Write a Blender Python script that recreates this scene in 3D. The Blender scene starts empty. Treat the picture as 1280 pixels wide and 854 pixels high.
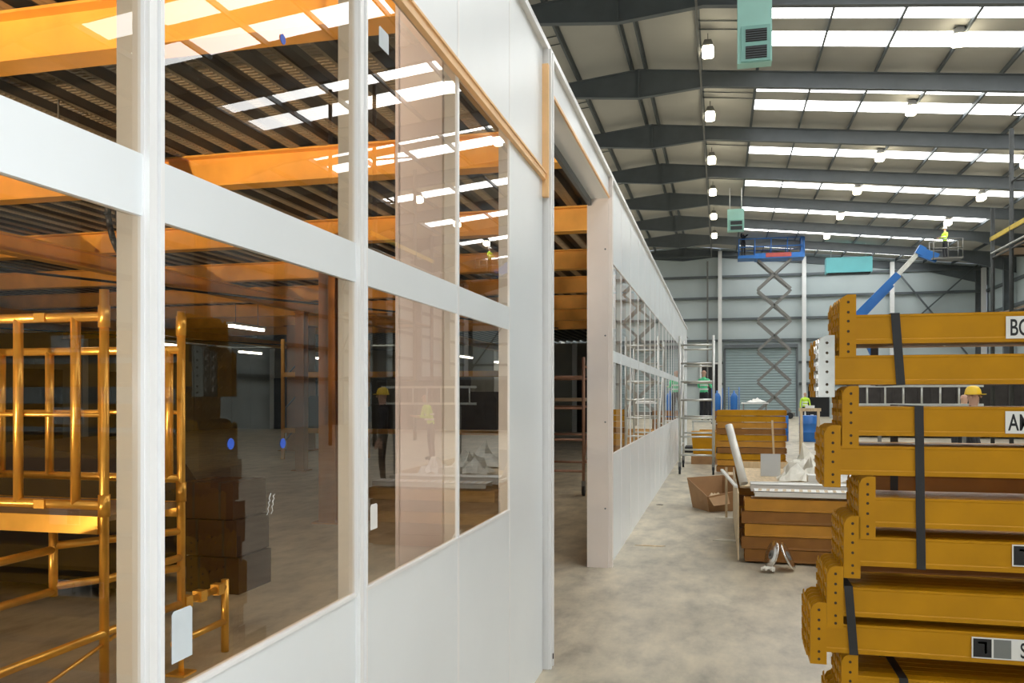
import bpy, bmesh, math, random
from mathutils import Vector, Matrix
random.seed(7)
PI = math.pi
S = bpy.context.scene
COL = S.collection

# ------------------------------------------------------------------ camera
cam_d = bpy.data.cameras.new('camera')
cam_d.sensor_width = 36.0
cam_d.lens = 36.0 * 1050 / 1280
cam_d.shift_y = 67 / 1280
cam_d.clip_end = 300
cam = bpy.data.objects.new('camera', cam_d)
cam.location = (0, 0, 1.6)
cam.rotation_euler = (PI / 2, 0, math.atan(260 / 1050))
COL.objects.link(cam)
S.camera = cam

# ------------------------------------------------------------------ world and exposure
W = bpy.data.worlds.new('sky'); S.world = W; W.use_nodes = True
W.node_tree.nodes['Background'].inputs[0].default_value = (0.75, 0.85, 1.0, 1)
W.node_tree.nodes['Background'].inputs[1].default_value = 1.0
S.view_settings.view_transform = 'Standard'
S.view_settings.look = 'None'
S.view_settings.gamma = 1
S.view_settings.use_curve_mapping = False
S.view_settings.exposure = 0.0
DAY = 6.2            # glow of the daylit rooflight sheets
def lamp(name, loc, power, col, r=0.12):
    d = bpy.data.lights.new(name, 'POINT'); d.energy = power; d.color = col; d.shadow_soft_size = r
    o = bpy.data.objects.new(name, d); o.location = loc; COL.objects.link(o); return o
# unseen spots added inside the enclosure, and the camera's own flash
def add_fill(loc, aim, power, col, size, r=0.15):
    d = bpy.data.lights.new('fill_spot', 'SPOT'); d.energy = power; d.color = col; d.shadow_soft_size = r
    d.spot_size = math.radians(size); d.spot_blend = 0.85
    o = bpy.data.objects.new('fill_spot', d); o.location = loc; COL.objects.link(o)
    o.rotation_euler = (Vector(aim) - Vector(loc)).to_track_quat('-Z', 'Y').to_euler(); return o
# added spots out of view, brightening the steelwork, pale column and scaffold tower
add_fill((-3.9, -5.4, 0.3), (-5.2, 7.0, 6.4), 6600, (1.0, 0.78, 0.56), 52)
add_fill((-11.0, -4.6, 0.3), (-11.5, 9.0, 7.2), 3000, (1.0, 0.80, 0.54), 50)
add_fill((-2.7, 0.4, 0.5), (-1.36, 3.8, 2.1), 150, (1.0, 0.90, 0.86), 42, 0.08)
add_fill((-4.6, 0.8, 0.35), (-3.4, 3.9, 1.45), 210, (1.0, 0.76, 0.44), 52, 0.08)
lamp('camera_flash_light', (0.05, 0.0, 1.62), 60, (0.92, 0.96, 1.0), 0.04)

# ------------------------------------------------------------------ materials
MATS = {}
def mat(name, col, rough=0.5, metal=0.0, var=0.0, scale=6.0, bump=0.0, bscale=60.0, emit=None, stretch=None, spec=0.5):
    m = bpy.data.materials.new(name); m.use_nodes = True
    nt = m.node_tree; b = nt.nodes['Principled BSDF']
    b.inputs['Base Color'].default_value = (*col, 1)
    b.inputs['Roughness'].default_value = rough
    b.inputs['Metallic'].default_value = metal
    b.inputs['Specular IOR Level'].default_value = spec
    tc = nt.nodes.new('ShaderNodeTexCoord'); src = tc.outputs['Object']
    if stretch:
        mp = nt.nodes.new('ShaderNodeMapping'); mp.inputs['Scale'].default_value = stretch
        nt.links.new(src, mp.inputs['Vector']); src = mp.outputs['Vector']
    if var:
        n = nt.nodes.new('ShaderNodeTexNoise'); n.inputs['Scale'].default_value = scale; n.inputs['Detail'].default_value = 5
        nt.links.new(src, n.inputs['Vector'])
        mr = nt.nodes.new('ShaderNodeMapRange'); mr.inputs['From Min'].default_value = 0.3; mr.inputs['From Max'].default_value = 0.7
        mr.inputs['To Min'].default_value = 1 - var; mr.inputs['To Max'].default_value = 1 + var
        nt.links.new(n.outputs['Fac'], mr.inputs['Value'])
        mx = nt.nodes.new('ShaderNodeVectorMath'); mx.operation = 'SCALE'
        mx.inputs[0].default_value = col
        nt.links.new(mr.outputs['Result'], mx.inputs['Scale'])
        nt.links.new(mx.outputs['Vector'], b.inputs['Base Color'])
    if bump:
        n2 = nt.nodes.new('ShaderNodeTexNoise'); n2.inputs['Scale'].default_value = bscale; n2.inputs['Detail'].default_value = 3
        nt.links.new(src, n2.inputs['Vector'])
        bp = nt.nodes.new('ShaderNodeBump'); bp.inputs['Strength'].default_value = bump; bp.inputs['Distance'].default_value = 0.01
        nt.links.new(n2.outputs['Fac'], bp.inputs['Height']); nt.links.new(bp.outputs['Normal'], b.inputs['Normal'])
    if emit:
        b.inputs['Emission Color'].default_value = (*emit[0], 1); b.inputs['Emission Strength'].default_value = emit[1]
    MATS[name] = m
    return m
mat('concrete', (0.50, 0.46, 0.385), 0.42, 0, 0.20, 0.9, 0.06, 30)
nt = MATS['concrete'].node_tree
def concrete_wear():
    b = nt.nodes['Principled BSDF']
    tc = nt.nodes.new('ShaderNodeTexCoord')
    mp = nt.nodes.new('ShaderNodeMapping'); mp.inputs['Scale'].default_value = (1.0, 0.45, 1)
    nt.links.new(tc.outputs['Object'], mp.inputs['Vector'])
    n = nt.nodes.new('ShaderNodeTexNoise'); n.inputs['Scale'].default_value = 4.0; n.inputs['Detail'].default_value = 7; n.inputs['Roughness'].default_value = 0.65
    nt.links.new(mp.outputs['Vector'], n.inputs['Vector'])
    cr = nt.nodes.new('ShaderNodeValToRGB')
    cr.color_ramp.elements[0].position = 0.3; cr.color_ramp.elements[0].color = (0.30, 0.27, 0.215, 1)
    cr.color_ramp.elements[1].position = 0.68; cr.color_ramp.elements[1].color = (0.62, 0.545, 0.405, 1)
    e = cr.color_ramp.elements.new(0.5); e.color = (0.48, 0.43, 0.33, 1)
    nt.links.new(n.outputs['Fac'], cr.inputs['Fac'])
    n3 = nt.nodes.new('ShaderNodeTexNoise'); n3.inputs['Scale'].default_value = 0.7; n3.inputs['Detail'].default_value = 4
    nt.links.new(tc.outputs['Object'], n3.inputs['Vector'])
    mr = nt.nodes.new('ShaderNodeMapRange'); mr.inputs['From Min'].default_value = 0.3; mr.inputs['From Max'].default_value = 0.7
    mr.inputs['To Min'].default_value = 0.85; mr.inputs['To Max'].default_value = 1.12
    nt.links.new(n3.outputs['Fac'], mr.inputs['Value'])
    mx = nt.nodes.new('ShaderNodeVectorMath'); mx.operation = 'SCALE'
    nt.links.new(cr.outputs['Color'], mx.inputs[0]); nt.links.new(mr.outputs['Result'], mx.inputs['Scale'])
    nt.links.new(mx.outputs['Vector'], b.inputs['Base Color'])
concrete_wear()
mat('roof_liner', (0.50, 0.49, 0.445), 0.6, 0, 0.05, 0.5)
mat('steel_grey', (0.13, 0.15, 0.165), 0.5, 0, 0.12, 1.5)
mat('purlin_grey', (0.12, 0.14, 0.15), 0.5, 0.2, 0.1, 2)
mat('cladding', (0.49, 0.56, 0.57), 0.5, 0, 0.05, 0.4)
mat('white_paint', (0.80, 0.81, 0.80), 0.45, 0, 0.03, 2)
mat('panel_white', (0.79, 0.835, 0.865), 0.30, 0, 0.025, 1.5, 0.0)
mat('profile_white', (0.86, 0.87, 0.88), 0.28, 0, 0.02, 3)
mat('jamb_pale', (0.80, 0.745, 0.715), 0.45, 0, 0.05, 2)
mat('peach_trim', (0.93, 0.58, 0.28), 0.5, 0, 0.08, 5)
mat('rooflight', (0.9, 0.92, 0.95), 0.5, emit=((1.0, 1.0, 0.985), DAY))
mat('lamp_glow', (1, 1, 1), 0.5, emit=((1.0, 0.90, 0.66), 16.0))
mat('tube_glow', (1, 1, 1), 0.5, emit=((0.95, 1.0, 0.96), 9.0))
mat('orange_steel', (0.90, 0.47, 0.085), 0.5, 0, 0.14, 2.5)
mat('deck_steel', (0.26, 0.23, 0.17), 0.45, 0.2, 0.15, 4, 0.5, 18, stretch=(1, 2.2, 1))
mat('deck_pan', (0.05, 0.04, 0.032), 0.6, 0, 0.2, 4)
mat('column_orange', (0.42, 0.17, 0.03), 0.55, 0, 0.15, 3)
mat('column_pale', (0.88, 0.84, 0.89), 0.5, 0, 0.04, 2)
mat('gold_tube', (0.95, 0.56, 0.13), 0.28, 0.7, 0.10, 8)
mat('alu_tube', (0.62, 0.63, 0.60), 0.35, 0.7, 0.08, 8)
mat('scaffold_dark', (0.05, 0.055, 0.055), 0.5, 0.4, 0.15, 4)
mat('yellow_rail', (0.75, 0.55, 0.08), 0.5, 0, 0.1, 4)
mat('brown_rail', (0.36, 0.20, 0.14), 0.6, 0, 0.15, 4)
mat('ply', (0.30, 0.22, 0.15), 0.7, 0, 0.2, 5, stretch=(1, 6, 1))
mat('rack_yellow', (0.50, 0.235, 0.003), 0.5, 0, 0.10, 5, 0.02, 40, spec=0.25)
mat('rack_orange', (0.52, 0.235, 0.02), 0.5, 0, 0.14, 5)
mat('rack_brown', (0.27, 0.11, 0.015), 0.55, 0, 0.16, 6)
mat('silver', (0.78, 0.76, 0.72), 0.22, 1.0, 0.06, 20)
mat('black_strap', (0.018, 0.018, 0.02), 0.5, 0, 0.1, 10)
mat('black', (0.012, 0.012, 0.013), 0.6)
mat('dark_hole', (0.05, 0.03, 0.01), 0.7)
mat('label_white', (0.80, 0.80, 0.77), 0.5)
mat('label_black', (0.012, 0.012, 0.014), 0.5)
mat('label_grey', (0.20, 0.21, 0.20), 0.5)
mat('sticker', (0.62, 0.69, 0.74), 0.6, 0, 0.04, 20)
mat('blue_tape', (0.03, 0.10, 0.55), 0.5)
mat('teal', (0.38, 0.70, 0.63), 0.45, 0, 0.06, 1.5)
mat('teal_dark', (0.26, 0.52, 0.47), 0.5, 0, 0.06, 2)
mat('teal_bright', (0.16, 0.55, 0.60), 0.45, 0, 0.05, 1.5)
mat('blue_machine', (0.02, 0.14, 0.45), 0.4, 0, 0.08, 2)
mat('machine_grey', (0.20, 0.20, 0.19), 0.5, 0.2, 0.12, 2)
mat('red_sign', (0.40, 0.07, 0.06), 0.5, 0, 0.1, 4)
mat('shutter', (0.30, 0.39, 0.41), 0.5, 0, 0.05, 1)
mat('rubber', (0.02, 0.02, 0.02), 0.8)
mat('cardboard', (0.36, 0.20, 0.09), 0.8, 0, 0.10, 6)
mat('cardboard_in', (0.46, 0.28, 0.14), 0.8, 0, 0.08, 6)
mat('dark_brown', (0.05, 0.022, 0.01), 0.7, 0, 0.15, 5)
mat('timber', (0.62, 0.48, 0.30), 0.7, 0, 0.15, 5, stretch=(6, 1, 1))
mat('white_metal', (0.78, 0.77, 0.72), 0.35, 0.1, 0.04, 6)
mat('foam_grey', (0.55, 0.58, 0.60), 0.7, 0, 0.04, 6)
mat('paper', (0.78, 0.76, 0.68), 0.8, 0, 0.08, 12)
mat('hivis', (0.55, 0.85, 0.06), 0.6, 0, 0.05, 10)
mat('hivis_green', (0.12, 0.70, 0.35), 0.6, 0, 0.05, 10)
mat('reflective', (0.85, 0.86, 0.86), 0.3)
mat('cloth_dark', (0.02, 0.021, 0.026), 0.85, 0, 0.1, 12)
mat('skin', (0.55, 0.33, 0.24), 0.6)
mat('helmet_yellow', (0.80, 0.52, 0.02), 0.35)
mat('helmet_white', (0.8, 0.8, 0.78), 0.35)
mat('dark_sheet', (0.035, 0.030, 0.028), 0.6, 0, 0.3, 3)
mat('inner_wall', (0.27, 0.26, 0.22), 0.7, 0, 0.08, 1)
mat('cable', (0.015, 0.015, 0.015), 0.5)
def glass_mat():
    m = bpy.data.materials.new('glass'); m.use_nodes = True; n = m.node_tree; n.nodes.clear()
    out = n.nodes.new('ShaderNodeOutputMaterial'); mix = n.nodes.new('ShaderNodeMixShader')
    tr = n.nodes.new('ShaderNodeBsdfTransparent'); gl = n.nodes.new('ShaderNodeBsdfGlossy')
    fr = n.nodes.new('ShaderNodeFresnel'); fr.inputs['IOR'].default_value = 1.5
    ge = n.nodes.new('ShaderNodeNewGeometry')
    inv = n.nodes.new('ShaderNodeMath'); inv.operation = 'SUBTRACT'; inv.inputs[0].default_value = 1.0
    mu = n.nodes.new('ShaderNodeMath'); mu.operation = 'MULTIPLY'
    dbl = n.nodes.new('ShaderNodeMath'); dbl.operation = 'MULTIPLY'; dbl.inputs[1].default_value = 1.3; dbl.use_clamp = True
    n.links.new(ge.outputs['Backfacing'], inv.inputs[1])
    n.links.new(fr.outputs['Fac'], dbl.inputs[0]); n.links.new(dbl.outputs[0], mu.inputs[0]); n.links.new(inv.outputs[0], mu.inputs[1])
    # a bronze-tinted pane: the tint acts once per face
    tr.inputs['Color'].default_value = (0.965, 0.91, 0.83, 1)
    gl.inputs['Roughness'].default_value = 0.0; gl.inputs['Color'].default_value = (1, 1, 1, 1)
    n.links.new(mu.outputs[0], mix.inputs[0]); n.links.new(tr.outputs[0], mix.inputs[1]); n.links.new(gl.outputs[0], mix.inputs[2])
    n.links.new(mix.outputs[0], out.inputs['Surface'])
    MATS['glass'] = m
glass_mat()

# ------------------------------------------------------------------ mesh helpers
class MB:
    def __init__(s): s.v = []; s.f = []; s.sm = []
    def add(s, vs, fs, smooth=False):
        o = len(s.v); s.v += [tuple(p) for p in vs]
        for q in fs: s.f.append(tuple(i + o for i in q)); s.sm.append(smooth)
        return s
    def box(s, x0, x1, y0, y1, z0, z1):
        return s.add([(x0,y0,z0),(x1,y0,z0),(x1,y1,z0),(x0,y1,z0),(x0,y0,z1),(x1,y0,z1),(x1,y1,z1),(x0,y1,z1)],
                     [(0,3,2,1),(4,5,6,7),(0,1,5,4),(1,2,6,5),(2,3,7,6),(3,0,4,7)])
    def bar(s, p, q, w, h, up=(0,0,1)):
        p, q = Vector(p), Vector(q); d = (q - p).normalized(); u = Vector(up)
        if abs(d.dot(u)) > 0.98: u = Vector((0,1,0))
        a = d.cross(u).normalized(); b = a.cross(d).normalized()
        vs = []
        for c in (p, q):
            for i, j in ((-1,-1),(1,-1),(1,1),(-1,1)): vs.append(c + a*(i*w/2) + b*(j*h/2))
        return s.add(vs, [(0,1,2,3),(7,6,5,4),(0,4,5,1),(1,5,6,2),(2,6,7,3),(3,7,4,0)])
    def tube(s, p, q, r, n=10, r2=None, cap=True):
        p, q = Vector(p), Vector(q); d = (q - p).normalized(); u = Vector((0,0,1)) if abs(d.z) < 0.95 else Vector((1,0,0))
        a = d.cross(u).normalized(); b = d.cross(a).normalized(); r2 = r if r2 is None else r2
        vs = [p + (a*math.cos(2*PI*i/n) + b*math.sin(2*PI*i/n))*r for i in range(n)] + [q + (a*math.cos(2*PI*i/n) + b*math.sin(2*PI*i/n))*r2 for i in range(n)]
        s.add(vs, [(i, i+n, (i+1) % n + n, (i+1) % n) for i in range(n)], True)
        if cap:
            o = len(s.v) - 2*n
            s.f.append(tuple(o+i for i in range(n))); s.sm.append(False)
            s.f.append(tuple(o+n+i for i in reversed(range(n)))); s.sm.append(False)
        return s
    def path(s, pts, r, n=8):
        for a, b in zip(pts, pts[1:]): s.tube(a, b, r, n)
        return s
    def prism(s, poly, d0, d1, axis='y'):
        n = len(poly); vs = []
        for d in (d0, d1):
            for (a, b) in poly:
                vs.append({'y': (a, d, b), 'x': (d, a, b), 'z': (a, b, d)}[axis])
        fs = [tuple(range(n)), tuple(range(2*n-1, n-1, -1))] + [(i, i+n, (i+1) % n + n, (i+1) % n) for i in range(n)]
        return s.add(vs, fs)
    def lathe(s, prof, n=16, c=(0,0,0)):
        vs = [(c[0]+r*math.cos(2*PI*i/n), c[1]+r*math.sin(2*PI*i/n), c[2]+z) for r, z in prof for i in range(n)]
        fs = [(k*n+i, k*n+(i+1) % n, (k+1)*n+(i+1) % n, (k+1)*n+i) for k in range(len(prof)-1) for i in range(n)]
        return s.add(vs, fs, True)
    def mesh(s, name):
        m = bpy.data.meshes.new(name); m.from_pydata(s.v, [], s.f); m.update()
        bm = bmesh.new(); bm.from_mesh(m); bmesh.ops.recalc_face_normals(bm, faces=bm.faces); bm.to_mesh(m); bm.free()
        m.polygons.foreach_set('use_smooth', s.sm); m.update()
        return m
    def build(s, name, material, parent=None, loc=None, **kw):
        return obj(name, s.mesh(name), material, parent, loc, **kw)
def tag(o, label=None, cat=None, group=None, kind=None):
    if label: o['label'] = label
    if cat: o['category'] = cat
    if group: o['group'] = group
    if kind: o['kind'] = kind
    return o
def obj(name, me, material=None, parent=None, loc=None, rz=0, label=None, cat=None, group=None, kind=None):
    o = bpy.data.objects.new(name, me); COL.objects.link(o)
    if material is not None and len(me.materials) == 0: me.materials.append(MATS[material])
    if parent is not None: o.parent = parent
    if loc is not None: o.location = loc
    if rz: o.rotation_euler.z = rz
    return tag(o, label, cat, group, kind)
def empty(name, loc=(0,0,0), label=None, cat=None, group=None, kind=None, rz=0):
    o = bpy.data.objects.new(name, None); COL.objects.link(o); o.location = loc; o.rotation_euler.z = rz
    o.empty_display_size = 0.2
    return tag(o, label, cat, group, kind)
def B(*a): return MB().box(*a)
def text_mesh(body, size):
    cu = bpy.data.curves.new('lettering', 'FONT'); cu.body = body; cu.size = size; cu.extrude = 0.0004
    cu.offset = size*0.012
    t = bpy.data.objects.new('lettering', cu); COL.objects.link(t)
    dg = bpy.context.evaluated_depsgraph_get()
    me = bpy.data.meshes.new_from_object(t.evaluated_get(dg))
    bpy.data.objects.remove(t); me.materials.clear()
    return me

# ================================================================== SETTING
XL, XR, YB, YE = -24.0, 18.4, -13.3, 66.0
RX, RZ, SL = -2.75, 12.9, 0.105          # ridge line, rafter top at the ridge, slope
FR = [23.3 + 6.1*k for k in range(-6, 8)]  # portal frames
def rz_at(x): return RZ - SL*abs(x - RX)

B(XL, XR, YB, YE, -0.25, 0).build('floor', 'concrete', kind='structure')

ceiling = empty('ceiling', kind='structure')
# --- rafters (I-section with apex and eave haunches)
def rafter(side):
    m = MB(); e = XR if side > 0 else XL
    L = abs(e - RX)
    ts = [0, 2.3, L - 4.0, L]; dep = [1.0, 0.55, 0.55, 1.25]
    for (a, da), (b, db) in zip(zip(ts, dep), list(zip(ts, dep))[1:]):
        xa, xb = RX + side*a, RX + side*b
        za, zb = RZ - SL*a, RZ - SL*b
        m.prism([(xa, za-0.02), (xb, zb-0.02), (xb, zb-db+0.02), (xa, za-da+0.02)], -0.008, 0.008)
        m.prism([(xa, za), (xb, zb), (xb, zb-0.025), (xa, za-0.025)], -0.1, 0.1)
        m.prism([(xa, za-da+0.025), (xb, zb-db+0.025), (xb, zb-db), (xa, za-da)], -0.1, 0.1)
    m.box(RX + side*0.0, RX + side*0.025, -0.1, 0.1, RZ-1.0, RZ) if side > 0 else m.box(RX-0.025, RX, -0.1, 0.1, RZ-1.0, RZ)
    me = m.mesh('rafter'); me.materials.append(MATS['steel_grey']); return me
rm = {1: rafter(1), -1: rafter(-1)}
for y in FR:
    for sd in (1, -1): obj('rafter', rm[sd], None, ceiling, (0, y, 0))
# --- purlins along the hall
PX = [-2.5 + 1.86*k for k in range(0, 12)] + [-2.98 - 1.86*k for k in range(0, 12)]
pm = MB(); pm.box(-0.008, 0.008, YB, YE, 0, 0.2); pm.box(-0.06, 0.0, YB, YE, 0, 0.012); pm.box(0, 0.06, YB, YE, 0.188, 0.2)
pm = pm.mesh('purlin'); pm.materials.append(MATS['purlin_grey'])
for x in PX:
    if XL < x < XR: obj('purlin', pm, None, ceiling, (x, 0, rz_at(x)))
# --- roof liner sheets with rooflight strips
RLR = [p for p in PX if 1.0 < p < 14.6]      # purlins that bound the rooflights, right slope
RLL = sorted(p for p in PX if -18.5 < p < -6.0)
ZR = 0.2
def sheet(name, x0, x1, y0, y1, material, t=0.05):
    m = MB(); z0, z1 = rz_at(x0)+ZR, rz_at(x1)+ZR
    m.add([(x0,y0,z0),(x1,y0,z1),(x1,y1,z1),(x0,y1,z0),(x0,y0,z0+t),(x1,y0,z1+t),(x1,y1,z1+t),(x0,y1,z0+t)],
          [(0,3,2,1),(4,5,6,7),(0,1,5,4),(1,2,6,5),(2,3,7,6),(3,0,4,7)])
    return m.build(name, material, ceiling)
for y in FR[:-1]:
    for x0, x1 in ((XL, RX), (RX, XR)):
        sheet('roof_sheet', x0, x1, y, y+1.45, 'roof_liner')
        sheet('roof_sheet', x0, x1, y+2.45, y+3.35, 'roof_liner')
        sheet('roof_sheet', x0, x1, y+4.45, y+6.1, 'roof_liner')
    for a, b in ((1.45, 2.45), (3.35, 4.45)):
        sheet('roof_sheet', RX, RLR[0], y+a, y+b, 'roof_liner'); sheet('roof_sheet', RLR[-1], XR, y+a, y+b, 'roof_liner')
        sheet('roof_sheet', XL, RLL[0], y+a, y+b, 'roof_liner'); sheet('roof_sheet', RLL[-1], RX, y+a, y+b, 'roof_liner')
        for p, q in zip(RLR, RLR[1:]): sheet('rooflight', p, q, y+a, y+b, 'rooflight')
        sheet('rooflight', RLL[0], RLL[-1], y+a, y+b, 'rooflight')
# --- paired liner joints / sag rods across each bay near the ridge
for y in FR[:-1]:
    for dy in (2.55, 3.15):
        m = MB(); m.bar((-0.64, y+dy, rz_at(-0.64)+0.17), (1.22, y+dy, rz_at(1.22)+0.17), 0.025, 0.025)
        m.build('sag_rod', 'purlin_grey', ceiling)
        m = MB(); m.bar((-6.7, y+dy, rz_at(-6.7)+0.17), (-4.84, y+dy, rz_at(-4.84)+0.17), 0.025, 0.025)
        m.build('sag_rod', 'purlin_grey', ceiling)

# --- far gable wall
wall_far = empty('wall_far', kind='structure')
cols_x = [-24.0, -18.1, -12.1, -6.05, 0.0, 6.05, 12.1, 18.1]
rails_z = [0.0, 2.45, 4.05, 5.74, 7.36, 8.98, 10.6, 12.2]
DOORX0, DOORX1, DOORZ = 0.42, 5.5, 5.15
for a, b in zip(cols_x, cols_x[1:] ):
    b2 = XR if b > 18 else b
    for z0, z1 in zip(rails_z, rails_z[1:] + [14]):
        zt0, zt1 = min(z1, rz_at(a)+0.2), min(z1, rz_at(b2)+0.2)
        if zt0 - z0 < 0.05 and zt1 - z0 < 0.05: continue
        if a == 0.0 and z1 <= 5.2:    # either side of the roller shutter
            B(a+0.01, DOORX0, YE, YE+0.08, z0, z1-0.01).build('cladding_panel', 'cladding', wall_far)
            B(DOORX1, b-0.01, YE, YE+0.08, z0, z1-0.01).build('cladding_panel', 'cladding', wall_far)
            continue
        if a == 0.0 and z0 < 5.2:
            B(a+0.01, DOORX0, YE, YE+0.08, z0, z1-0.01).build('cladding_panel', 'cladding', wall_far)
            B(DOORX0, DOORX1, YE, YE+0.08, DOORZ, z1-0.01).build('cladding_panel', 'cladding', wall_far)
            B(DOORX1, b-0.01, YE, YE+0.08, z0, z1-0.01).build('cladding_panel', 'cladding', wall_far)
            continue
        if a == 6.05 and z0 == 0:
            B(a+0.01, 6.35, YE, YE+0.08, z0, z1-0.01).build('cladding_panel', 'cladding', wall_far)
            B(8.2, b-0.01, YE, YE+0.08, z0, z1-0.01).build('cladding_panel', 'cladding', wall_far)
            B(6.35, 8.2, YE, YE+0.08, 2.25, z1-0.01).build('cladding_panel', 'cladding', wall_far)
            continue
        MB().prism([(a+0.01, z0), (b2-0.01, z0), (b2-0.01, max(z0+0.01, zt1-0.01)), (a+0.01, max(z0+0.01, zt0-0.01))], YE, YE+0.08).build('cladding_panel', 'cladding', wall_far)
MB().prism([(-6.05, rz_at(-6.05)+0.15), (0, rz_at(0)+0.15), (RX, RZ+0.24)], YE, YE+0.08).build('cladding_panel', 'cladding', wall_far)
B(XL, XR, YE+0.3, YE+0.4, -0.1, 6).build('lobby_backing', 'black', wall_far)
for z in rails_z[1:]:
    for x0, x1 in ([(XL, XR)] if z > 5.2 else [(XL, DOORX0-0.2), (DOORX1+0.2, XR)]):
        if z > 10: x1 = min(x1, RX + (RZ+0.1-z)/SL); x0 = max(x0, RX - (RZ+0.1-z)/SL)
        B(x0, x1, YE-0.2, YE, z-0.09, z+0.09).build('sheeting_rail', 'purlin_grey', wall_far)
for x in cols_x[1:]:
    m = MB(); zt = rz_at(x)-0.1
    m.box(x-0.14, x+0.14, YE-0.48, YE-0.455, 0, zt); m.box(x-0.14, x+0.14, YE-0.225, YE-0.2, 0, zt); m.box(x-0.02, x+0.02, YE-0.46, YE-0.22, 0, zt)
    m.build('gable_column', 'white_paint', wall_far)
for p, q in (((12.4, 5.9), (17.9, 11.0)), ((12.4, 10.6), (17.9, 3.4))):
    MB().bar((p[0], YE-0.3, p[1]), (q[0], YE-0.3, q[1]), 0.1, 0.1).build('bracing', 'purlin_grey', wall_far)
B(-0.98, -0.86, YE-0.32, YE-0.2, 0, 11.8).build('conduit', 'machine_grey', wall_far)
B(-1.35, -0.15, YE-0.24, YE-0.2, 0, 3.95).build('dark_doorway', 'black', wall_far)
for a in ((-1.5, -1.35, 0, 4.1), (-0.15, 0.0, 0, 4.1), (-1.35, -0.15, 3.95, 4.1)):
    B(a[0], a[1], YE-0.3, YE-0.2, a[2], a[3]).build('doorway_trim', 'white_paint', wall_far)
# --- roller shutter
dr = empty('door_1', (DOORX0, YE-0.02, 0), kind='structure')
n = 26
for k in range(n):
    z0 = DOORZ*k/n; z1 = DOORZ*(k+1)/n
    MB().prism([(-0.02, z0), (0.0, z0), (0.0, z1), (-0.02, z1), (-0.045, (z0+z1)/2)], 0, DOORX1-DOORX0, 'x').build('slat', 'shutter', dr)
B(-0.12, DOORX1-DOORX0+0.12, -0.34, 0, DOORZ, DOORZ+0.26).build('hood', 'steel_grey', dr)
B(-0.14, 0, -0.16, 0, 0, DOORZ+0.2).build('guide_rail', 'steel_grey', dr); B(DOORX1-DOORX0, DOORX1-DOORX0+0.14, -0.16, 0, 0, DOORZ+0.2).build('guide_rail', 'steel_grey', dr)
# --- long side walls
def side_wall(name, x, sgn):
    w = empty(name, kind='structure')
    zt = rz_at(x) + 0.2
    zs = [0, 2.45, 4.05, 5.74, 7.36, 8.98, zt]
    for y in FR[:-1]:
        for z0, z1 in zip(zs, zs[1:]):
            B(min(x, x+sgn*0.08), max(x, x+sgn*0.08), y+0.01, y+6.09, z0, z1-0.012).build('cladding_panel', 'cladding', w)
    for z in zs[1:-1]: B(min(x, x-sgn*0.2), max(x, x-sgn*0.2), YB, YE, z-0.09, z+0.09).build('sheeting_rail', 'purlin_grey', w)
    for y in FR:
        m = MB(); a = x - sgn*0.2; b = x - sgn*0.75
        m.box(min(a, b), max(a, b), y-0.01, y+0.01, 0, zt-0.3)
        for q in (a, b): m.box(q-0.015, q+0.015, y-0.12, y+0.12, 0, zt-0.3)
        m.build('portal_column', 'steel_grey', w)
    return w
side_wall('wall_right', XR, 1); side_wall('wall_left', XL, -1)
wb = empty('wall_back', kind='structure')
for a, b in zip(cols_x, cols_x[1:]):
    b2 = XR if b > 18 else b
    MB().prism([(a+0.01, 0), (b2-0.01, 0), (b2-0.01, rz_at(b2)+0.2), (a+0.01, rz_at(a)+0.2)], YB-0.08, YB).build('cladding_panel', 'cladding', wb)

# ================================================================== PARTITION
WX = -1.0; TH = 0.05
SILL, TR0, TR1, HEAD, TOP = 1.04, 1.92, 2.03, 2.86, 3.62
part = empty('wall_partition', (WX, 0, 0), kind='structure')   # parts in coordinates relative to the wall face
def wpanel(y0, y1, z0, z1, th=TH): B(-th, 0, y0+0.004, y1-0.004, z0, z1).build('wall_panel', 'panel_white', part)
def post(y, w, proud=0.006, ridge=True):
    m = MB(); m.box(-TH-0.004, proud*0.4, y-w/2, y+w/2, 0, TOP)
    if ridge:
        m.box(proud*0.4, proud+0.004, y-w/2+0.001, y-w/2+0.012, 0.001, TOP-0.001); m.box(proud*0.4, proud+0.004, y+w/2-0.012, y+w/2-0.001, 0.001, TOP-0.001); m.box(proud*0.4, proud, y-0.006, y+0.006, 0.001, TOP-0.001)
    m.build('post', 'profile_white', part)
wn = [0]
def window(y0, y1, wl=0.03, wr=0.03):
    wn[0] += 1
    w = empty('window_%d' % wn[0], (WX, 0, 0), kind='structure')
    a, b = y0+wl, y1-wr
    for z0, z1 in ((SILL, TR0), (TR1, HEAD)):
        B(-0.010, -0.004, a, b, z0+0.002, z1-0.002).build('pane', 'glass', w)
    B(-0.016, 0.0, a, b, TR0, TR1).build('transom', 'panel_white', w)
    B(-0.016, 0.004, a, b, SILL-0.010, SILL).build('sill_bead', 'profile_white', w)
    B(-0.016, 0.004, a, b, HEAD, HEAD+0.012).build('head_bead', 'profile_white', w)
    return w
NE = [-2.3, -1.4, -0.5, 0.4, 1.306, 2.227, 3.158, 3.99, 4.78]
for i, (a, b) in enumerate(zip(NE, NE[1:])):
    wpanel(a, b, 0, SILL-0.010 if 2 <= i <= 6 else TOP, 0.016 if 2 <= i <= 6 else TH)
    if 2 <= i <= 6:
        wpanel(a, b, HEAD+0.012, TOP, 0.016)
        window(a, b, 0.0 if i not in () else 0, 0.0)
for y in NE[:6]: post(y + (0.012 if y == 1.306 else 0), 0.044 if y == 1.306 else 0.055, 0.010)
post(3.158, 0.022, 0.004, False); post(3.99, 0.014, 0.003, False)
FE = [7.86 + 0.94*k for k in range(21)]
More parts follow.
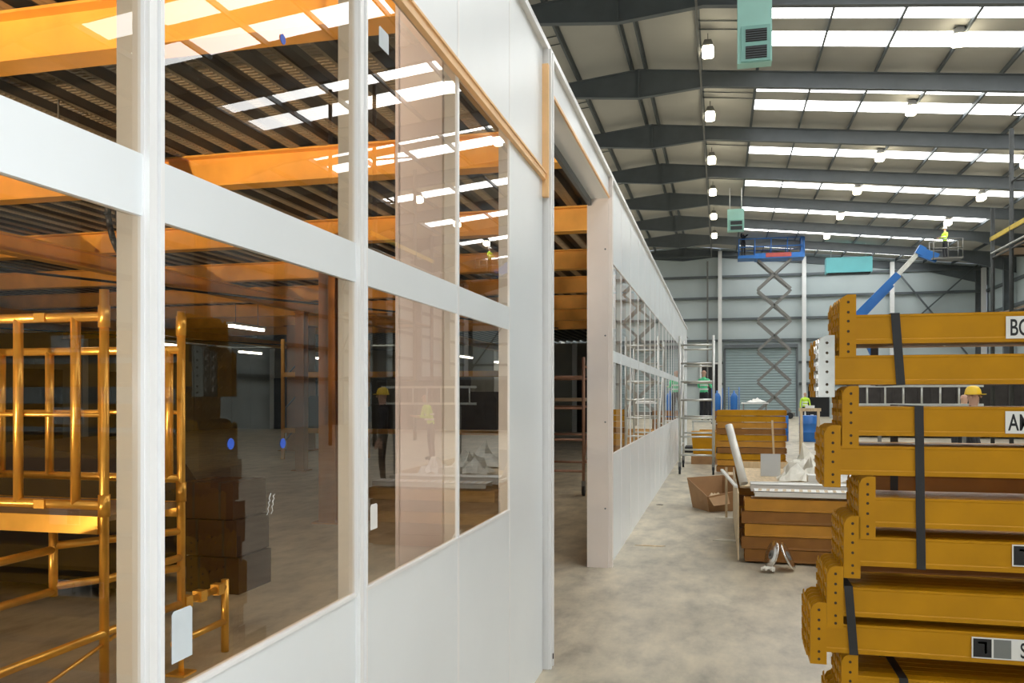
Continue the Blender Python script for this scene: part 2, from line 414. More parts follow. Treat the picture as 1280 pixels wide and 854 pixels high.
for i, (a, b) in enumerate(zip(FE, FE[1:])):
    wpanel(a, b, 0, SILL-0.010 if i < 16 else TOP, 0.016 if i < 16 else TH)
    if i < 16:
        wpanel(a, b, HEAD+0.012, TOP, 0.016); window(a, b, 0, 0)
for i, y in enumerate(FE): post(y, 0.07 if i in (6, 12) else 0.022, 0.008, False)
# capping rail, door header and jambs
B(-TH-0.01, 0.03, NE[0], 4.72, TOP, TOP+0.035).build('capping_rail', 'profile_white', part)
B(-TH-0.01, 0.03, 7.86, FE[-1], TOP, TOP+0.035).build('capping_rail', 'profile_white', part)
B(-0.20, 0.0, 4.90, 7.75, 3.42, TOP).build('door_header', 'panel_white', part)
B(-0.20, 0.03, 4.72, 7.86, TOP, TOP+0.035).build('capping_rail', 'profile_white', part)
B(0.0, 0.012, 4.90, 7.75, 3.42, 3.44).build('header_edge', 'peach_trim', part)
B(-0.19, -0.16, 4.9, 7.75, 3.36, 3.42).build('door_track', 'steel_grey', part)
j = MB(); j.box(-0.20, 0.03, 4.80, 4.90, 0, TOP); j.box(0.03, 0.045, 4.805, 4.83, 0, TOP); j.box(0.03, 0.045, 4.87, 4.895, 0, TOP)
j.build('jamb', 'profile_white', part)
B(0.0, 0.035, 4.765, 4.80, 2.75, 3.52).build('jamb_warm_light', 'peach_trim', part)  # orange light on the jamb's side, painted in as a peach strip
B(0.046, 0.05, 4.845, 4.86, 0.05, 0.08).build('foot_hole', 'black', part)
j = MB(); j.box(-0.20, 0.0, 7.75, 7.86, 0, TOP); j.box(0.0, 0.03, 7.77, 7.86, 0, TOP); j.build('jamb', 'jamb_pale', part)
for z in (0.55, 1.35, 2.15, 2.95):
    MB().tube((-0.03, 7.75, z), (-0.03, 7.742, z), 0.008, 8).build('screw_head', 'steel_grey', part)
# peach strip running along the window heads
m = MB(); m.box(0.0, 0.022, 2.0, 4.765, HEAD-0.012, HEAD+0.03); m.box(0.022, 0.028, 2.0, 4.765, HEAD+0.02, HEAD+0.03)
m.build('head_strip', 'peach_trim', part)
# return and end walls of the enclosure
for k in range(2): B(-0.05-0.75*(k+1), -0.05-0.75*k-0.006, FE[-1]-TH, FE[-1], 0, 3.85).build('wall_panel', 'panel_white', part)
we = empty('wall_enclosure', kind='structure')
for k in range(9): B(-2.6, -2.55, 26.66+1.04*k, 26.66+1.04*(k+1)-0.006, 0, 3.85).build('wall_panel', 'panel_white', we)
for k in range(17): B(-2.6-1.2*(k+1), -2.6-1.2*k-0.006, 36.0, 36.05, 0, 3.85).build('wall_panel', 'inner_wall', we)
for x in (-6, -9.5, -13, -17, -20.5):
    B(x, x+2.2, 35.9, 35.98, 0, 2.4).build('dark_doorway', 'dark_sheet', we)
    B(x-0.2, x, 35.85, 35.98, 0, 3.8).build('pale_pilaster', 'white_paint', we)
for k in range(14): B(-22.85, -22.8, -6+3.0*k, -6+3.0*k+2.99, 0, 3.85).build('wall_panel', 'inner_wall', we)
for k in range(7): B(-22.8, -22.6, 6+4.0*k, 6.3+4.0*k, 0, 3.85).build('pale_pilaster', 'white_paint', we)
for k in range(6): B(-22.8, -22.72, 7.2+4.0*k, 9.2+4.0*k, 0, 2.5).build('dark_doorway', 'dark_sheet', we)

# ------------------------------------------------------------------ mezzanine deck over the enclosure
mz = empty('ceiling_deck', kind='structure')
P = 0.30
rb = MB(); rb.prism([(-0.062, 3.912), (-0.05, 3.905), (-0.012, 3.905), (0.0, 3.911), (0.012, 3.905), (0.05, 3.905), (0.062, 3.912), (0.055, 3.918), (-0.055, 3.918)], 0, 42.0)
rb = rb.mesh('deck_rib'); rb.materials.append(MATS['deck_steel'])
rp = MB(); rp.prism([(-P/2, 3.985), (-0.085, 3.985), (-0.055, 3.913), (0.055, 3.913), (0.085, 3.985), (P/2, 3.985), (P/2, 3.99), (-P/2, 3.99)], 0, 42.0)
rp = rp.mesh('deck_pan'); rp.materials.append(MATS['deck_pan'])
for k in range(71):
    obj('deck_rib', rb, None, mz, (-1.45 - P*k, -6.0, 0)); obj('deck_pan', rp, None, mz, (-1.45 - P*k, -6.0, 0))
# embossed dimples on the soffit strips that show nearest
dm = MB()
for k in range(90): dm.box(-0.042, 0.042, 0.0+0.05*k, 0.018+0.05*k, 3.899, 3.906)
dm = dm.mesh('embossing'); dm.materials.append(MATS['deck_steel'])
for k in range(2, 26):
    for y in (4.4, 8.9): tag(obj('embossing', dm, None, mz, (-1.45 - P*k, y, 0)), kind='stuff')
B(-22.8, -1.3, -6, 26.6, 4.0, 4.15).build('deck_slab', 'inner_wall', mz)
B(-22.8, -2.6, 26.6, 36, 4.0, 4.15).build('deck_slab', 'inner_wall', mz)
bm_ = MB(); bm_.box(-22.7, -1.35, -0.1, 0.1, 3.6, 3.618); bm_.box(-22.7, -1.35, -0.1, 0.1, 3.887, 3.905); bm_.box(-22.7, -1.35, -0.006, 0.006, 3.61, 3.89)
bm_ = bm_.mesh('beam'); bm_.materials.append(MATS['orange_steel'])
for y in (-4.8, -1.8, 1.2, 4.25, 7.2, 10.2, 13.2, 16.2, 19.2, 22.2, 25.2): obj('beam', bm_, None, mz, (0, y, 0))
for x in (-8.6, -16.0):   # primary beams along the hall
    m = MB(); m.box(x-0.1, x+0.1, -6, 36, 3.36, 3.38); m.box(x-0.1, x+0.1, -6, 36, 3.58, 3.6); m.box(x-0.006, x+0.006, -6, 36, 3.38, 3.58)
    m.build('beam', 'orange_steel', mz)
def steel_column(loc, mt, label, h, w=0.2):
    t = empty('steel_column', loc, label, 'column', kind='thing')
    m = MB(); m.box(-w/2, w/2, -w/2, -w/2+0.015, 0.02, h); m.box(-w/2, w/2, w/2-0.015, w/2, 0.02, h); m.box(-0.006, 0.006, -w/2, w/2, 0.02, h); m.build('shaft', mt, t)
    B(-w*0.8, w*0.8, -w*0.8, w*0.8, 0, 0.02).build('base_plate', mt, t)
    B(-w*0.6, w*0.6, -w*0.6, w*0.6, h-0.02, h).build('cap_plate', mt, t)
    return t
steel_column((-4.75, 9.7, 0), 'column_orange', 'orange steel column inside the enclosure nearest behind the second large pane', 3.6, 0.22)
steel_column((-11.8, 22.2, 0), 'column_orange', 'far orange steel column deep inside the enclosure', 3.6, 0.6)
steel_column((-8.6, 16.2, 0), 'column_orange', 'slim orange steel column in mid distance inside the enclosure', 3.36, 0.2)
t = empty('boxed_column', (-1.36, 3.8, 0), 'pale pinkish boxed column standing close behind the glass', 'column', kind='thing')
B(-0.10, 0.10, -0.10, 0.10, 0, 3.9).build('casing', 'column_pale', t)
B(-0.115, -0.10, -0.115, -0.06, 0, 3.9).build('corner_strip', 'column_pale', t); B(0.06, 0.115, -0.115, -0.10, 0, 3.9).build('corner_strip', 'column_pale', t); B(0.10, 0.115, 0.05, 0.115, 0, 3.9).build('corner_strip', 'column_pale', t)
B(-0.13, 0.13, -0.13, 0.13, 0, 0.04).build('foot', 'column_pale', t)

# ================================================================== LAMPS IN THE HALL
def trunking(x, z, label):
    t = empty('lamp_trunking', (x, 0, z), label, 'trunking')
    B(-0.03, 0.03, -6, YE-0.6, 0.0, 0.06).build('channel', 'machine_grey', t)
    for y in FR[2:-1]: MB().tube((0, y, 0.05), (0, y, rz_at(x)-z-0.4), 0.01, 6).build('hanger', 'machine_grey', t)
lamp_me = {}
def highbay(x, y, z, label, grp):
    t = empty('high_bay_lamp', (x, y, z), label, 'lamp', grp)
    if not lamp_me:
        lamp_me['h'] = MB().prism([(-0.10, 0.22), (0.10, 0.22), (0.15, 0.10), (0.15, 0.03), (-0.15, 0.03), (-0.15, 0.10)], -0.14, 0.14).mesh('housing')
        lamp_me['l'] = MB().prism([(-0.13, 0.03), (0.13, 0.03), (0.18, -0.05), (0.17, -0.22), (0.12, -0.26), (-0.12, -0.26), (-0.17, -0.22), (-0.18, -0.05)], -0.16, 0.16).mesh('diffuser')
        lamp_me['h'].materials.append(MATS['machine_grey']); lamp_me['l'].materials.append(MATS['lamp_glow'])
    obj('housing', lamp_me['h'], None, t); obj('diffuser', lamp_me['l'], None, t)
    MB().tube((0, 0, 0.22), (0, 0, rz_at(x)+0.01-z), 0.015, 6).build('stem', 'machine_grey', t)
ordn = ['first', 'second', 'third', 'fourth', 'fifth', 'sixth', 'seventh']
LY = [26.35 + 6.1*k for k in range(-1, 6)]
trunking(-0.62, 12.08, 'grey lamp trunking running down the hall left of the rooflights')
for k, y in enumerate(LY):
    if k: highbay(-0.36, y, 12.2, '%s glowing high bay lamp from the camera in the left row' % ordn[k-1], 'lamps of the left row')
for k, y in enumerate(LY):
    if k: highbay(6.62, y, 11.85, '%s glowing high bay lamp from the camera in the row under the rooflights' % ordn[k-1], 'lamps under the rooflights')
for k, y in enumerate(LY[3:6]):
    highbay(12.2, y, 11.22, '%s lamp from the camera in the right row near the rooflight ends' % ordn[k], 'lamps of the right row')
# ------------------------------------------------------------------ batten lights in the enclosure
for k, (x, y, z, lb) in enumerate(((-11.3, 18.5, 3.25, 'nearest white batten light inside the enclosure'), (-17.2, 28.4, 3.2, 'white batten light behind and just below the nearest one'),
        (-17.0, 34.0, 3.2, 'white batten light beside the far orange column'), (-10.4, 34.0, 3.2, 'white batten light seen left through the fourth pane'),
        (-9.2, 35.0, 3.0, 'white batten light seen right through the fourth pane'), (-17.0, 23.2, 3.2, 'white batten light beside the scaffold tower behind glass'),
        (-5.0, 6.0, 3.42, 'white batten light under the deck hidden by the wide transom'))):
    t = empty('batten_light', (x, y, z), lb, 'lamp', 'batten lights in the enclosure')
    B(-0.09, 0.09, -0.75, 0.75, 0.03, 0.09).build('body', 'white_paint', t); B(-0.06, 0.06, -0.72, 0.72, -0.03, 0.03).build('tube', 'tube_glow', t)
    for s in (-1, 1): MB().tube((0, s*0.5, 0.09), (0, s*0.5, 3.9-z), 0.008, 6).build('chain', 'machine_grey', t)
# ------------------------------------------------------------------ unit heaters
def heater(loc, label, sc, mt, rod):
    t = empty('unit_heater', loc, label, 'heater')
    w, d, h = sc
    B(-w/2, w/2, 0, d, 0, h).build('cabinet', mt, t)
    f = B(-w/2+0.07, w/2-0.03, -0.025, 0, 0.02, h*0.5).build('outlet_frame', 'teal_dark', t)
    for z in (0.05, 0.28):
        g = B(-w/2+0.16, w/2-0.10, -0.035, -0.024, h*z, h*(z+0.17)).build('grille', 'black', t)
        for q in range(5):
            zz = h*(z+0.015+0.032*q)
            B(-w/2+0.16, w/2-0.10, -0.045, -0.034, zz, zz+0.012).build('louvre', 'steel_grey', g)
    for s in (-1, 1): MB().tube((s*w*0.35, d/2, h), (s*w*0.35, d/2, rod), 0.02, 8).build('hanger', 'white_paint', t)
heater((0.69, 17.9, 8.42), 'large teal unit heater hanging at the top of the picture', (0.68, 0.3, 1.5), 'teal', 4.2)
heater((0.80, 45.5, 10.2), 'small teal unit heater hanging above the worker on the scissor lift', (0.85, 0.4, 1.15), 'teal', 2.3)
t = empty('unit_heater', (8.4, 60, 9.75), 'wide bright teal air unit in front of the far wall', 'heater')
B(-1.45, 1.45, 0, 0.9, 0.08, 1.1).build('cabinet', 'teal_bright', t); B(-1.35, 1.35, 0.1, 0.8, 0, 0.08).build('outlet', 'black', t)
for s in (-1, 1): MB().tube((s*1.1, 0.45, 1.1), (s*1.1, 0.45, 2.2), 0.02, 8).build('hanger', 'white_paint', t)

# ================================================================== RACKING BEAMS
BH = 0.114
def bracket_mesh(mt, hooks=True, short=False):
    m = MB()
    if short:
        m.prism([(0, 0), (0.062, 0), (0.062, 0.114), (0.0, 0.114)], -0.004, 0.0); m.prism([(0.0, 0), (0.05, 0), (0.05, 0.114), (0.0, 0.114)], 0, 0.004, 'x')
        for z in (0.02, 0.07): m.prism([(0.015, z), (0.035, z), (0.035, z+0.03), (0.015, z+0.015)], -0.006, 0.0, 'x')
        me = m.mesh('end_bracket'); me.materials.append(MATS[mt]); return me
    # front leaf with rounded outer top, then the end leaf with hooks
    prof = [(0, -0.05), (0.062, -0.05), (0.062, 0.195), (0.03, 0.195), (0.012, 0.185), (0.002, 0.165)]
    m.prism(prof, -0.004, 0.0)
    m.prism([(0.0, -0.05), (0.05, -0.05), (0.05, 0.165), (0.02, 0.18), (0.0, 0.165)], 0, 0.004, 'x')
    if hooks:
        for z in (-0.025, 0.025, 0.075, 0.125): m.prism([(0.015, z), (0.035, z), (0.035, z+0.03), (0.015, z+0.015)], -0.006, 0.0, 'x')
    me = m.mesh('end_bracket'); me.materials.append(MATS[mt]); return me
def holes_mesh(mt):
    m = MB()
    for z in (-0.03, 0.0, 0.05, 0.09, 0.125, 0.165): m.tube((0.033, -0.0045, z), (0.033, -0.0035, z), 0.006, 6)
    me = m.mesh('bolt_holes'); me.materials.append(MATS[mt]); return me
def body_mesh(L, mt, h=BH, d=0.05):
    m = MB()
    m.prism([(0.0, 0), (0.0, h), (d, h), (d, 0)], 0.062, L-0.062, 'x')
    m.prism([(-0.003, 0), (-0.003, 0.016), (0.0, 0.02), (0.0, 0)], 0.062, L-0.062, 'x')
    m.prism([(-0.002, h-0.008), (-0.002, h), (0.0, h), (0.0, h-0.012)], 0.062, L-0.062, 'x')
    me = m.mesh('beam_body'); me.materials.append(MATS[mt]); return me
BK = {k: bracket_mesh(k) for k in ('rack_yellow', 'rack_orange', 'rack_brown', 'silver')}
BKS = {k: bracket_mesh(k, short=True) for k in ('rack_yellow', 'rack_orange', 'rack_brown')}
HO = holes_mesh('dark_hole')
BODY = {}
def racking_beam(loc, L, label, grp, mt='rack_yellow', bk=None, holes=True, bracket=True, rz=0, short=False):
    t = empty('racking_beam', loc, label, 'beam', grp, 'thing', rz=rz)
    if (L, mt) not in BODY: BODY[(L, mt)] = body_mesh(L, mt)
    obj('beam_body', BODY[(L, mt)], None, t)
    if bracket:
        b = obj('end_bracket', BKS[mt] if short else BK[bk or mt], None, t)
        if bk == 'silver': b['label'] = 'bare shiny metal end bracket'
        if holes: obj('bolt_holes', HO, None, b)
    b = obj('end_bracket', BKS[mt] if short else BK[mt], None, t, (L, 0.05, 0)); b.rotation_euler.z = PI
    return t
# near stack: (left end of the bracket, underside of the beam, bracket, beams behind)
FY = 3.53
tiers = [(0.457, 1.801, 'rack_yellow', 5), (0.378, 1.642, 'silver', 4), (0.467, 1.441, 'rack_yellow', 4), (0.400, 1.286, 'rack_yellow', 5), (0.528, 1.086, 'rack_yellow', 4),
         (0.473, 0.930, 'rack_yellow', 5), (0.410, 0.729, 'rack_yellow', 5), (0.348, 0.583, 'rack_yellow', 5), (0.464, 0.385, 'rack_yellow', 4), (0.430, 0.235, 'rack_yellow', 5)]
tn = ['topmost', 'second', 'third', 'fourth', 'fifth', 'sixth', 'seventh', 'eighth', 'ninth', 'tenth']
extra = [', lettered label', ', shiny bracket', ', below the open gap', '', ', end furthest right', '', '', ', end furthest left', '', '']
for i, (x, z, bk, nb) in enumerate(tiers):
    racking_beam((x, FY, z), 2.7, 'front yellow racking beam of the %s tier in the near stack%s' % (tn[i], extra[i]), 'front beams of the near stack', bk=bk)
    for k in range(1, nb+1):
        racking_beam((x + random.uniform(-0.004, 0.004), FY + 0.056*k, z), 2.7, '%s yellow racking beam from the front in the %s tier of the near stack' % (tn[k], tn[i]),
                     'rear beams, tier %d of the near stack' % (i+1), bk=bk if bk != 'silver' or k < 2 else None, holes=(k < 4))
# beams of the stack behind, coloured brown to stand for shade in the gaps
for i, (x, z) in enumerate(((0.62, 1.125), (0.64, 1.008), (0.60, 0.891), (0.60, 0.774), (0.62, 0.657), (0.60, 0.54), (0.60, 0.423), (0.61, 0.306), (0.60, 0.189))):
    for k in range(2):
        racking_beam((x, 4.14+0.06*k, z), 2.7, '%s shade-browned racking beam of the %s row down behind the near stack' % (('nearer', 'further')[k], tn[i] if i else 'first'), 'beams behind the near stack', mt='rack_brown', holes=False, short=True)
# timber bearers
for k, x in enumerate((0.75, 2.6)):
    B(-0.05, 0.05, -0.3, 0.9, 0, 0.185).build('timber_bearer', 'timber', None, (x, 3.75, 0), label='timber bearer under the near stack, %s' % ('towards the aisle' if k == 0 else 'towards the right wall'), cat='bearer', group='bearers of the near stack')
for k, (x, z0, z1, y0, y1, lb) in enumerate(((0.66, 1.642, 1.916, 3.52, 3.975, 'around the two topmost tiers'), (0.745, 0.930, 1.556, 3.52, 4.0, 'around the four middle tiers'),
        (0.49, 0.583, 0.846, 3.52, 4.0, 'around the seventh and eighth tiers'), (0.69, 0.235, 0.500, 3.52, 3.95, 'around the lowest tiers'))):
    m = MB(); w = 0.016
    dx = 0.02 if k != 1 else 0.008
    m.prism([(x-w, z1), (x+w, z1), (x+w+dx, z0), (x-w+dx, z0)], y0, y0+0.003)
    m.box(x-w, x+w, y0, y1, z1, z1+0.003); m.box(x-w+dx, x+w+dx, y0, y1, z0-0.003, z0); m.box(x-w, x+w, y1-0.003, y1, z0, z1)
    m.build('packing_strap', 'black_strap', None, None, label='black packing strap %s of the near stack' % lb, cat='strap', group='straps of the near stack')
def beam_label(x0, x1, z0, z1, items, label):
    t = empty('stock_label', ((x0+x1)/2, FY-0.006, z0), label, 'label')
    B(-(x1-x0)/2, (x1-x0)/2, -0.0008, 0.001, 0, z1-z0).build('label_card', 'label_white', t)
    for it in items:
        if it[0] == 'text':
            o = obj('lettering', text_mesh(it[1], it[4]), it[5], t, (it[2]-(x1-x0)/2, -0.0012, it[3])); o.rotation_euler = (PI/2, 0, 0); o.scale = (0.60, 1, 1)
        else: B(it[1]-(x1-x0)/2, it[2]-(x1-x0)/2, -0.0014, -0.0006, it[3], it[4]).build('printed_square', it[5], t)
Lh = 0.084
beam_label(1.047, 1.24, 1.813, 1.813+Lh, [('text', 'BO', 0.012, 0.012, 0.088, 'label_black')], 'white label with black letters BO on the topmost front beam')
beam_label(1.045, 1.23, 1.455, 1.455+Lh, [('text', 'AM', 0.010, 0.012, 0.088, 'label_black')], 'white label with black letters AM on the third front beam')
def hook(x, z, m='label_white'): return [('sq', x, x+0.030, z+0.046, z+0.054, m), ('sq', x+0.022, x+0.030, z+0.010, z+0.054, m)]
beam_label(1.068, 1.25, 0.955, 0.955+0.082, [('sq', 0.005, 0.075, 0.005, 0.077, 'label_black')] + hook(0.025, 0.012), 'label with a black square printed on the sixth front beam')
beam_label(0.930, 1.20, 0.600, 0.600+0.080, [('sq', 0.005, 0.068, 0.005, 0.075, 'label_black')] + hook(0.022, 0.010) + [('sq', 0.075, 0.135, 0.005, 0.075, 'label_grey'), ('text', 'S', 0.165, 0.012, 0.080, 'label_black')],
           'label with black square, grey square and letter on the eighth front beam')

# --- low stack in the aisle with white channels on top
names2 = [('rack_orange', 0.50), ('rack_brown', 0.38), ('rack_orange', 0.26), ('rack_brown', 0.14), ('rack_brown', 0.02)]
SX, SY = 0.20, 8.30
for i, (mt, z) in enumerate(names2):
    for k in range(4 if i < 4 else 3):
        lb = 'orange-brown racking beam in the low aisle stack, %s tier down, %s from the front' % (ordn[i], ordn[k])
        racking_beam((SX + (0.0 if i % 2 else 0.03), SY + 0.06*k, z), 1.4, lb, 'low aisle stack, tier %d' % (i+1), mt=mt, holes=False, short=True)
for i, (mt, z) in enumerate(names2):
    for k in range(3):
        racking_beam((SX-0.02, SY + 1.3 + 0.8*k, z), 1.4, 'brown racking beam far back in the low aisle stack, %s tier down, %s row' % (ordn[i], ordn[k]), 'low aisle stack rear rows', mt=mt, holes=False, short=True)
B(0, 0.012, 0, 3.0, 0.02, 0.66).build('hardboard_sheet', 'timber', None, (SX-0.035, SY+0.02, 0), label='thin board leaning against the aisle end of the low stack', cat='board')
# pale tray on the stack
t = empty('timber_tray', (SX, SY+0.75, 0.635), 'pale shallow tray lying on the low aisle stack', 'tray')
B(0, 1.35, 0, 2.3, 0, 0.02).build('bottom', 'timber', t); B(0, 0.02, 0, 2.3, 0.02, 0.10).build('side', 'white_metal', t); B(0, 1.35, 2.28, 2.3, 0.02, 0.10).build('side', 'timber', t); B(1.33, 1.35, 0, 2.3, 0.02, 0.10).build('side', 'timber', t)
def channel(loc, L, w, h, label, holes):
    t = empty('metal_channel', loc, label, 'channel', 'white channels on the low stack')
    m = MB(); m.box(0, L, 0, w, h-0.006, h); m.box(0, L, 0, 0.006, 0, h); m.box(0, L, w-0.006, w, 0, h); m.build('profile', 'white_metal', t)
    if holes:
        for k in range(int(L/0.075)): MB().prism([(0.03+0.075*k, 0.03), (0.06+0.075*k, 0.03), (0.075+0.075*k, w-0.03), (0.045+0.075*k, w-0.03)], h, h+0.001, 'z').build('slot', 'timber', t)
channel((SX+0.12, SY-0.02, 0.64), 1.25, 0.26, 0.05, 'white slotted metal channel along the front of the low stack', True)
channel((SX+0.10, SY+0.42, 0.64), 1.25, 0.20, 0.07, 'plain white metal channel behind the slotted one on the low stack', False)
channel((SX+0.10, SY+0.64, 0.64), 1.25, 0.08, 0.07, 'narrow white metal channel furthest back on the low stack', False)
MB().bar((0.15, 8.24, 0.73), (0.02, 9.6, 0.77), 0.03, 0.02).build('white_batten', 'white_metal', None, None, label='thin white strip lying along the aisle edge of the low stack', cat='strip')
MB().tube((0.235, 8.75, 0.71), (0.09, 9.1, 1.28), 0.04, 16).build('cardboard_tube', 'white_metal', None, None, label='white tube leaning up from the low aisle stack', cat='tube')
B(0, 0.22, 0, 0.02, 0, 0.26).build('foam_board', 'foam_grey', None, (0.46, 10.2, 0.655), label='grey board standing up on the low aisle stack', cat='board')
MB().bar((0.63, 10.4, 0.66), (0.60, 10.4, 1.30), 0.022, 0.022).build('timber_stick', 'timber', None, None, label='thin upright stick behind the grey board', cat='stick')
MB().bar((0.08, 11.3, 0.0), (0.08, 11.3, 0.66), 0.03, 0.03).build('timber_stick', 'timber', None, None, label='short upright stick beside the open cardboard box', cat='stick')
# crumpled wrapping on top: each a folded sheet
def crumple(loc, sx, sy, h, seed, label, mt='paper'):
    r = random.Random(seed); n = 7; m = MB(); vs = []
    for i in range(n):
        for j in range(n):
            e = 1 - max(abs(i-3), abs(j-3))/3
            vs.append(((i/6-0.5)*sx + r.uniform(-.06, .06)*sx, (j/6-0.5)*sy + r.uniform(-.06, .06)*sy, 0.02 + h*e*r.uniform(0.4, 1.0) + r.uniform(0, 0.03)))
    m.add(vs, [(i*n+j, (i+1)*n+j, (i+1)*n+j+1, i*n+j+1) for i in range(n-1) for j in range(n-1)])
    o = m.build('crumpled_wrapping', mt, None, loc, label=label, cat='wrapping', group='wrapping on the low stack')
    md = o.modifiers.new('thick', 'SOLIDIFY'); md.thickness = 0.008
crumple((0.80, 9.55, 0.66), 0.36, 0.45, 0.24, 1, 'crumpled pale wrapping heaped on the left of the low stack top')
crumple((1.30, 9.5, 0.66), 0.30, 0.4, 0.26, 2, 'crumpled white wrapping in the middle of the low stack top', 'label_white')
crumple((1.05, 10.0, 0.66), 0.34, 0.4, 0.34, 3, 'crumpled pale wrapping highest on the low stack top')
crumple((0.98, 10.6, 0.66), 0.45, 0.4, 0.40, 4, 'crumpled wrapping heaped behind on the low stack top')
B(0, 0.24, 0, 0.16, 0, 0.12).build('small_carton', 'label_white', None, (0.88, 9.12, 0.655), label='small white carton among the crumpled wrapping', cat='carton')
# --- open cardboard box on the floor
t = empty('cardboard_box', (-0.06, 12.15, 0), 'open cardboard box tipped on the aisle floor beside the low stack', 'box', rz=0.5)
T = Matrix.Rotation(0.0, 4, 'Z')
def slab(p, name, mt, th=0.012):
    m = MB(); a = [Vector(q) for q in p]; nrm = (a[1]-a[0]).cross(a[3]-a[0]).normalized()*th
    m.add(a + [q + nrm for q in a], [(0,1,2,3),(7,6,5,4),(0,4,5,1),(1,5,6,2),(2,6,7,3),(3,7,4,0)])
    return m.build(name, mt, t)
slab([(-.22,-.24,0), (.22,-.24,0), (.22,.24,0), (-.22,.24,0)], 'box_bottom', 'cardboard_in')
slab([(-.22,-.24,0), (.22,-.24,0), (.26,-.30,.30), (-.28,-.30,.22)], 'box_side', 'cardboard')
slab([(.22,-.24,0), (.22,.24,0), (.28,.30,.44), (.26,-.30,.30)], 'box_side', 'cardboard')
slab([(.22,.24,0), (-.22,.24,0), (-.28,.30,.42), (.28,.30,.44)], 'box_side', 'cardboard')
slab([(-.22,.24,0), (-.22,-.24,0), (-.28,-.30,.22), (-.28,.30,.42)], 'box_side', 'cardboard')
slab([(-.27,-.29,.22), (.02,-.30,.25), (.0,-.40,.12), (-.24,-.40,.10)], 'flap', 'cardboard_in')
slab([(.27,-.28,.30), (.28,.28,.43), (.40,.22,.34), (.38,-.24,.22)], 'flap', 'cardboard')
crumple((-0.06, 12.12, 0.06), 0.3, 0.3, 0.22, 9, 'pale packing scrap inside the open cardboard box', 'timber')
t = empty('cardboard_box', (0.26, 12.75, 0), 'brown carton standing right beside the tipped open box', 'box')
B(-0.13, 0.13, -0.2, 0.2, 0, 0.44).build('carton', 'cardboard', t); B(-0.14, 0.14, -0.2, 0.2, 0.44, 0.45).build('lid', 'timber', t)
# --- metal discs on the floor
for k, (x, y, tl, rz, lb) in enumerate(((0.46, 8.05, 0.30, 0.3, 'left of two bent metal discs on the floor before the low stack'), (0.60, 8.02, -0.45, -0.2, 'right of two bent metal discs on the floor before the low stack'))):
    t = empty('metal_reel_disc', (x, y, 0.135), lb, 'disc', 'metal discs on the floor')
    m = MB().lathe([(0.035, -0.004), (0.13, -0.008), (0.135, 0.0), (0.13, 0.008), (0.035, 0.006), (0.035, -0.004)], 20)
    o = m.build('disc', 'silver', t); o.rotation_euler = (0, PI/2 + tl, rz)
    o = MB().lathe([(0.02, -0.012), (0.042, -0.012), (0.042, 0.012), (0.02, 0.012), (0.02, -0.012)], 14).build('hub', 'machine_grey', t); o.rotation_euler = (0, PI/2 + tl, rz)
crumple((0.42, 7.9, 0.0), 0.12, 0.1, 0.03, 21, 'small scrap of paper on the floor beside the metal discs')
for k, (x, y, a, b, lb) in enumerate(((0.06, 9.55, 0.14, 0.12, 'flat paper scrap in the middle of the aisle floor'), (-0.72, 9.0, 0.16, 0.05, 'thin tan scrap on the floor along the partition foot'), (0.10, 11.3, 0.16, 0.12, 'pale scrap on the floor before the brown carton'), (-0.85, 12.4, 0.05, 0.05, 'small dark scrap at the partition foot'))):
    MB().prism([(-a, -b*0.4), (a*0.7, -b*0.6), (a, b*0.2), (-a*0.3, b*0.6)], 0.001, 0.006, 'z').build('floor_scrap', 'black' if k == 3 else 'timber' if k == 1 else 'paper', None, (x, y, 0), label=lb, cat='scrap')

# --- taller stack further down the aisle
for i in range(10):
    z = 0.03 + 0.128*i
    for k in range(4):
        mt = 'rack_orange' if i % 3 else 'rack_brown'
        if i in (2, 5, 8, 9): mt = 'rack_yellow'
        lb = 'orange racking beam in the taller far stack, %s tier up, %s from the front' % ((ordn + ['eighth', 'ninth', 'tenth'])[i], ordn[k])
        racking_beam((-0.07 + 0.02*(i % 2), 17.7 + 0.06*k, z), 1.35, lb, 'taller far stack, tier %d' % (i+1), mt=mt, holes=False, short=True)
for k in range(3):
    racking_beam((-0.5, 21.0 + 0.1*k, 0.0), 1.3, 'yellow racking beam lying behind the far scaffold tower, %s from the camera' % ordn[k], 'beams behind the far tower', holes=False, short=True)
for k in range(4):
    racking_beam((-0.55, 24.0, 0.16+0.122*k), 1.2, 'orange racking beam in the small stack behind the far tower, %s from its foot' % ordn[k], 'small stack behind the far tower', mt='rack_orange', holes=False, short=True)
B(-0.6, 0.6, -0.4, 0.4, 0, 0.16).build('stack_pallet', 'rubber', None, (-0.35, 24.2, 0), label='dark pallet under the small orange stack behind the far tower', cat='pallet')
t = empty('yellow_bin', (-0.35, 20.2, 0), 'yellow bin on the floor behind the far scaffold tower', 'bin')
MB().prism([(-0.25, 0.2), (0.25, 0.2), (0.3, 0.75), (-0.3, 0.75)], -0.25, 0.25).build('tub', 'rack_yellow', t); B(-0.3, 0.3, -0.3, 0.3, 0, 0.2).build('plinth', 'cardboard', t)

